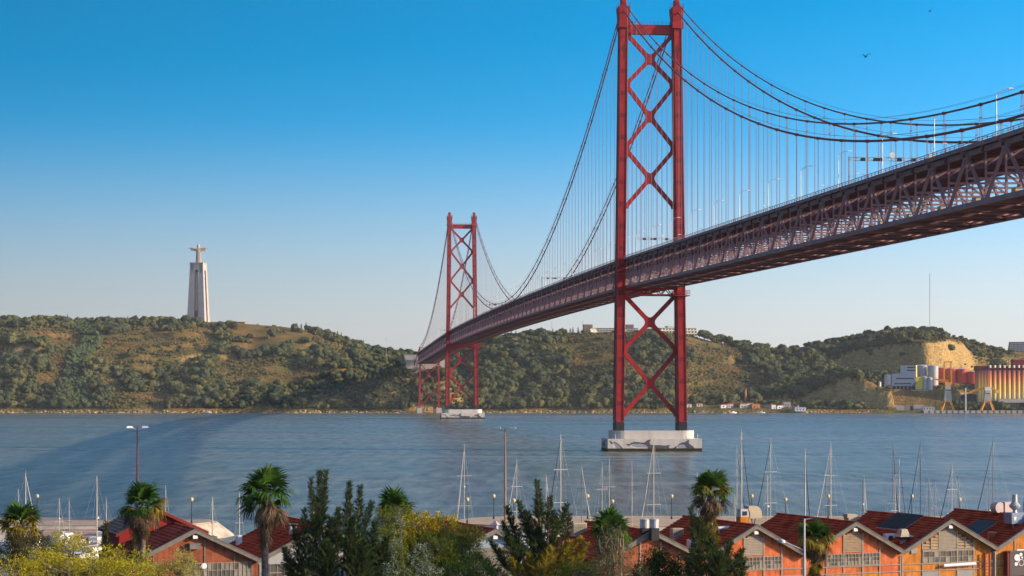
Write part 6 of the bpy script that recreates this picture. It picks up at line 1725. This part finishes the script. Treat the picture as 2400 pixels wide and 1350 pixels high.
# pine; sun on its lower boughs is painted in as gold needles
plume_tree('pine_tree', 'dark pine with lower boughs tinted golden for sunlight at centre', (1270, 136),
 [(1265,1215,1259,1128,13,137),(1285,1235,1290,1165,17,136),(1262,1250,1262,1178,16,137),(1305,1245,1330,1182,15,137),(1240,1260,1216,1176,15,136),(1222,1290,1188,1190,17,137),(1250,1290,1236,1200,22,136),(1290,1290,1300,1205,26,136),
  (1320,1270,1335,1205,14,138),(1215,1320,1180,1225,20,136),(1262,1330,1262,1240,36,136),(1200,1340,1150,1270,20,137),(1180,1365,1118,1300,22,137),(1230,1350,1195,1262,30,135),
  (1310,1320,1362,1262,20,135,1),(1320,1340,1376,1275,18,135,1),(1290,1340,1335,1270,22,134,1),(1265,1360,1290,1285,26,133,1),(1300,1375,1340,1310,26,133,1),(1245,1375,1240,1300,26,133,1),(1225,1370,1200,1310,20,133,1),(1340,1330,1372,1290,14,134,1)], M['needle_dark'], 402, n=140, ls=.34, m2=M['needle_sun_tint'])
plume_tree('pine_tree', 'dark pine before the salmon gable below the slender palm', (1670, 132),
 [(1635,1275,1618,1190,12,133),(1650,1290,1640,1215,15,133),(1640,1320,1622,1240,18,132),(1665,1320,1668,1262,26,131),(1690,1330,1712,1268,22,131),(1700,1345,1738,1288,20,131),(1650,1355,1622,1290,26,130),(1680,1370,1685,1295,40,129),(1720,1375,1742,1310,24,130),(1630,1380,1612,1310,26,130)], M['needle_dark'], 403, n=150, ls=.34)
# mixed shrubs in the middle
broad_tree('flowering_bush', 'bush with bright yellow blossom over green foliage left of centre', 'bush', (1000, 138), [B(985,1232,52,30,138)+(1,), B(1040,1230,40,26,139)+(1,), B(955,1225,34,28,140)+(0,), B(935,1208,40,24,141)+(0,), B(1010,1290,80,48,137)+(0,), B(1085,1290,46,44,138)+(0,), B(945,1268,30,28,137)+(1,), B(1060,1245,30,20,139)+(0,), B(1040,1340,100,40,136)+(0,), B(905,1225,34,30,140)+(0,), B(1110,1262,30,30,139)+(0,)], 1250, 26, .16, M['leaf_green'], 303, aspect=.4, spread=.3, mats2=M['blossom'], frac2=.6)
broad_tree('leafy_tree', 'full bright green leafy tree between the dark conifer and the flowering bush', 'tree', (900, 134), [B(905,1272,34,40,134), B(880,1310,34,36,133), B(925,1305,34,40,133), B(905,1345,60,34,132), B(930,1240,22,22,135)], 420, 26, .15, M['leaf_green'], 311, aspect=.45, spread=.3)
broad_tree('poplar_sapling', 'silvery leaved sapling in front of the flowering bush', 'tree', (955, 124), [B(925,1275,14,34,124), B(940,1235,12,26,125), B(985,1310,26,34,123), B(1000,1345,40,22,122), B(915,1335,16,34,124), B(945,1352,26,20,122)], 110, 18, .14, M['leaf_silver'], 304, aspect=.6, spread=.25, trunk_r=.08)
broad_tree('leafy_bush', 'dark green bush below the golden pine', 'bush', (1130, 132), [B(1120,1330,44,34,132), B(1080,1350,50,30,131), B(1160,1352,36,24,132)], 170, 24, .15, M['leaf_dark'], 305)
broad_tree('vine_tree', 'tangle of dry vines over a shrub before the low fan palm', 'tree', (1435, 130), [B(1440,1262,34,26,130), B(1420,1290,38,30,130), B(1455,1300,36,34,131), B(1430,1330,50,36,129), B(1400,1345,60,26,129), B(1480,1345,40,28,130), B(1437,1240,20,14,130)], 330, 24, .16, M['dry_vine'], 306, aspect=.22, spread=.3, up=-.6)
tw = bpy.data.objects['vine_tree']; rgt = random.Random(9); mb = MB()
for q in range(16):
    p0 = Vector((rgt.uniform(-.9, .7), rgt.uniform(-.5, .5), wz(1290, 130)-ground_z(130)+rgt.uniform(-.8, .6))); pts = [p0]; d = Vector((rgt.uniform(-.5, .5), 0, 1))
    for w in range(5): d = (d + rv(rgt)*.5).normalized(); pts.append(pts[-1] + d*rgt.uniform(.2, .38))
    mb.tube([tuple(p) for p in pts], [.035, .03, .025, .02, .015, .008], 4, False)
mb.build('dry_stem', mat('dry_stem', (0.30, 0.22, 0.15), 0.9, 0.2, 2.0), tw)
broad_tree('leafy_bush', 'rounded dark green bush before the brown brick gable', 'bush', (1545, 132), [B(1535,1312,32,30,132), B(1560,1330,40,30,132), B(1515,1345,40,26,131), B(1585,1345,30,22,132)], 230, 26, .16, M['leaf_dark'], 307, aspect=.5)
broad_tree('leafy_bush', 'low mixed green bush between the golden pine and the vines', 'bush', (1370, 130), [B(1345,1350,50,26,130), B(1385,1345,40,20,131)], 150, 22, .15, M['leaf_green'], 308)
broad_tree('leafy_bush', 'green bush beneath the dark conifer at left of centre', 'bush', (900, 130), [B(900,1335,44,44,131), B(870,1352,50,26,130)], 150, 24, .15, M['leaf_dark'], 309)
broad_tree('leafy_tree', 'shadowed dull green tree behind the yellow tree at the far left', 'tree', (60, 140), [B(60,1285,48,38,140), B(110,1290,40,30,141), B(20,1300,40,36,140)], 220, 24, .16, M['reed_green'], 310)

# ================================================================== NEAR STREET LAMP AND BIRDS
D = 150.0; zg = ground_z(D); sl = tag(empty('street_lamp', (wx(1885, D), D, zg)), 'grey street lamp with a low side arm before the short palm', 'street lamp')
H = wz(1216, D)-zg
MB().tube([(0,0,0), (0,0,H)], [.13, .085], 8).build('pole', M['galv'], sl)
MB().bar((0,0,H-.05), (.85,0,H+.08), .07).build('upper_arm', M['galv'], sl); MB().frustum((.6, 1.2, -.16, .16), (.66, 1.12, -.1, .1), H-.06, H+.1).build('lamp_head', M['dark'], sl)
za = wz(1290, D)-zg; MB().tube([(0,0,za), (-.8,0,za+.35), (-1.45,0,za+.62)], .05, 6).build('side_arm', M['galv'], sl)
MB().lathe([(.05, 0), (.3, .05), (.26, .2), (.1, .3)], 12, (-1.7, 0, za+.55)).build('lamp_head', M['galv'], sl)
def gull(px, py, D, span, flap, bank, label):
    o = tag(empty('gull', (wx(px, D), D, wz(py, D)), R(15)), label, 'bird'); o.rotation_euler = (R(0), bank, R(15))
    s = span/2
    MB().lathe([(.005, -.42), (.05, -.34), (.09, -.1), (.10, .08), (.06, .25), (.055, .32), (.01, .42)], 8).build('body', M['gull'], o, rot=(R(90), 0, 0), smooth_=True)
    for e in (-1, 1):
        mb = MB(); a = [(0, -.12, .03), (0, .14, .03)]; b = [(e*s*.45, -.16, .03+flap), (e*s*.45, .08, .03+flap)]; c = [(e*s*.8, -.04, .03+flap*.75), (e*s*.8, .12, .03+flap*.75)]; d = (e*s, .16, .03+flap*.25)
        for dz in (0, -.015):
            q = [tuple((p[0], p[1], p[2]+dz)) for p in a+b+c]; n = len(mb.v); mb.v += q + [(d[0], d[1], d[2]+dz)]
            mb.f += [(n, n+1, n+3, n+2), (n+2, n+3, n+5, n+4), (n+4, n+5, n+6)]
        mb.build('wing', M['gull'], o)
M['gull'] = mat('gull_feathers', (0.06, 0.055, 0.06), 0.8, 0.2, 3.0)
gull(2029, 133, 260, 1.7, .34, R(-8), 'dark gull gliding with arched wings in the upper right sky')
gull(2180, 26, 330, 0.75, .1, R(-42), 'small banking gull near the top right of the sky')
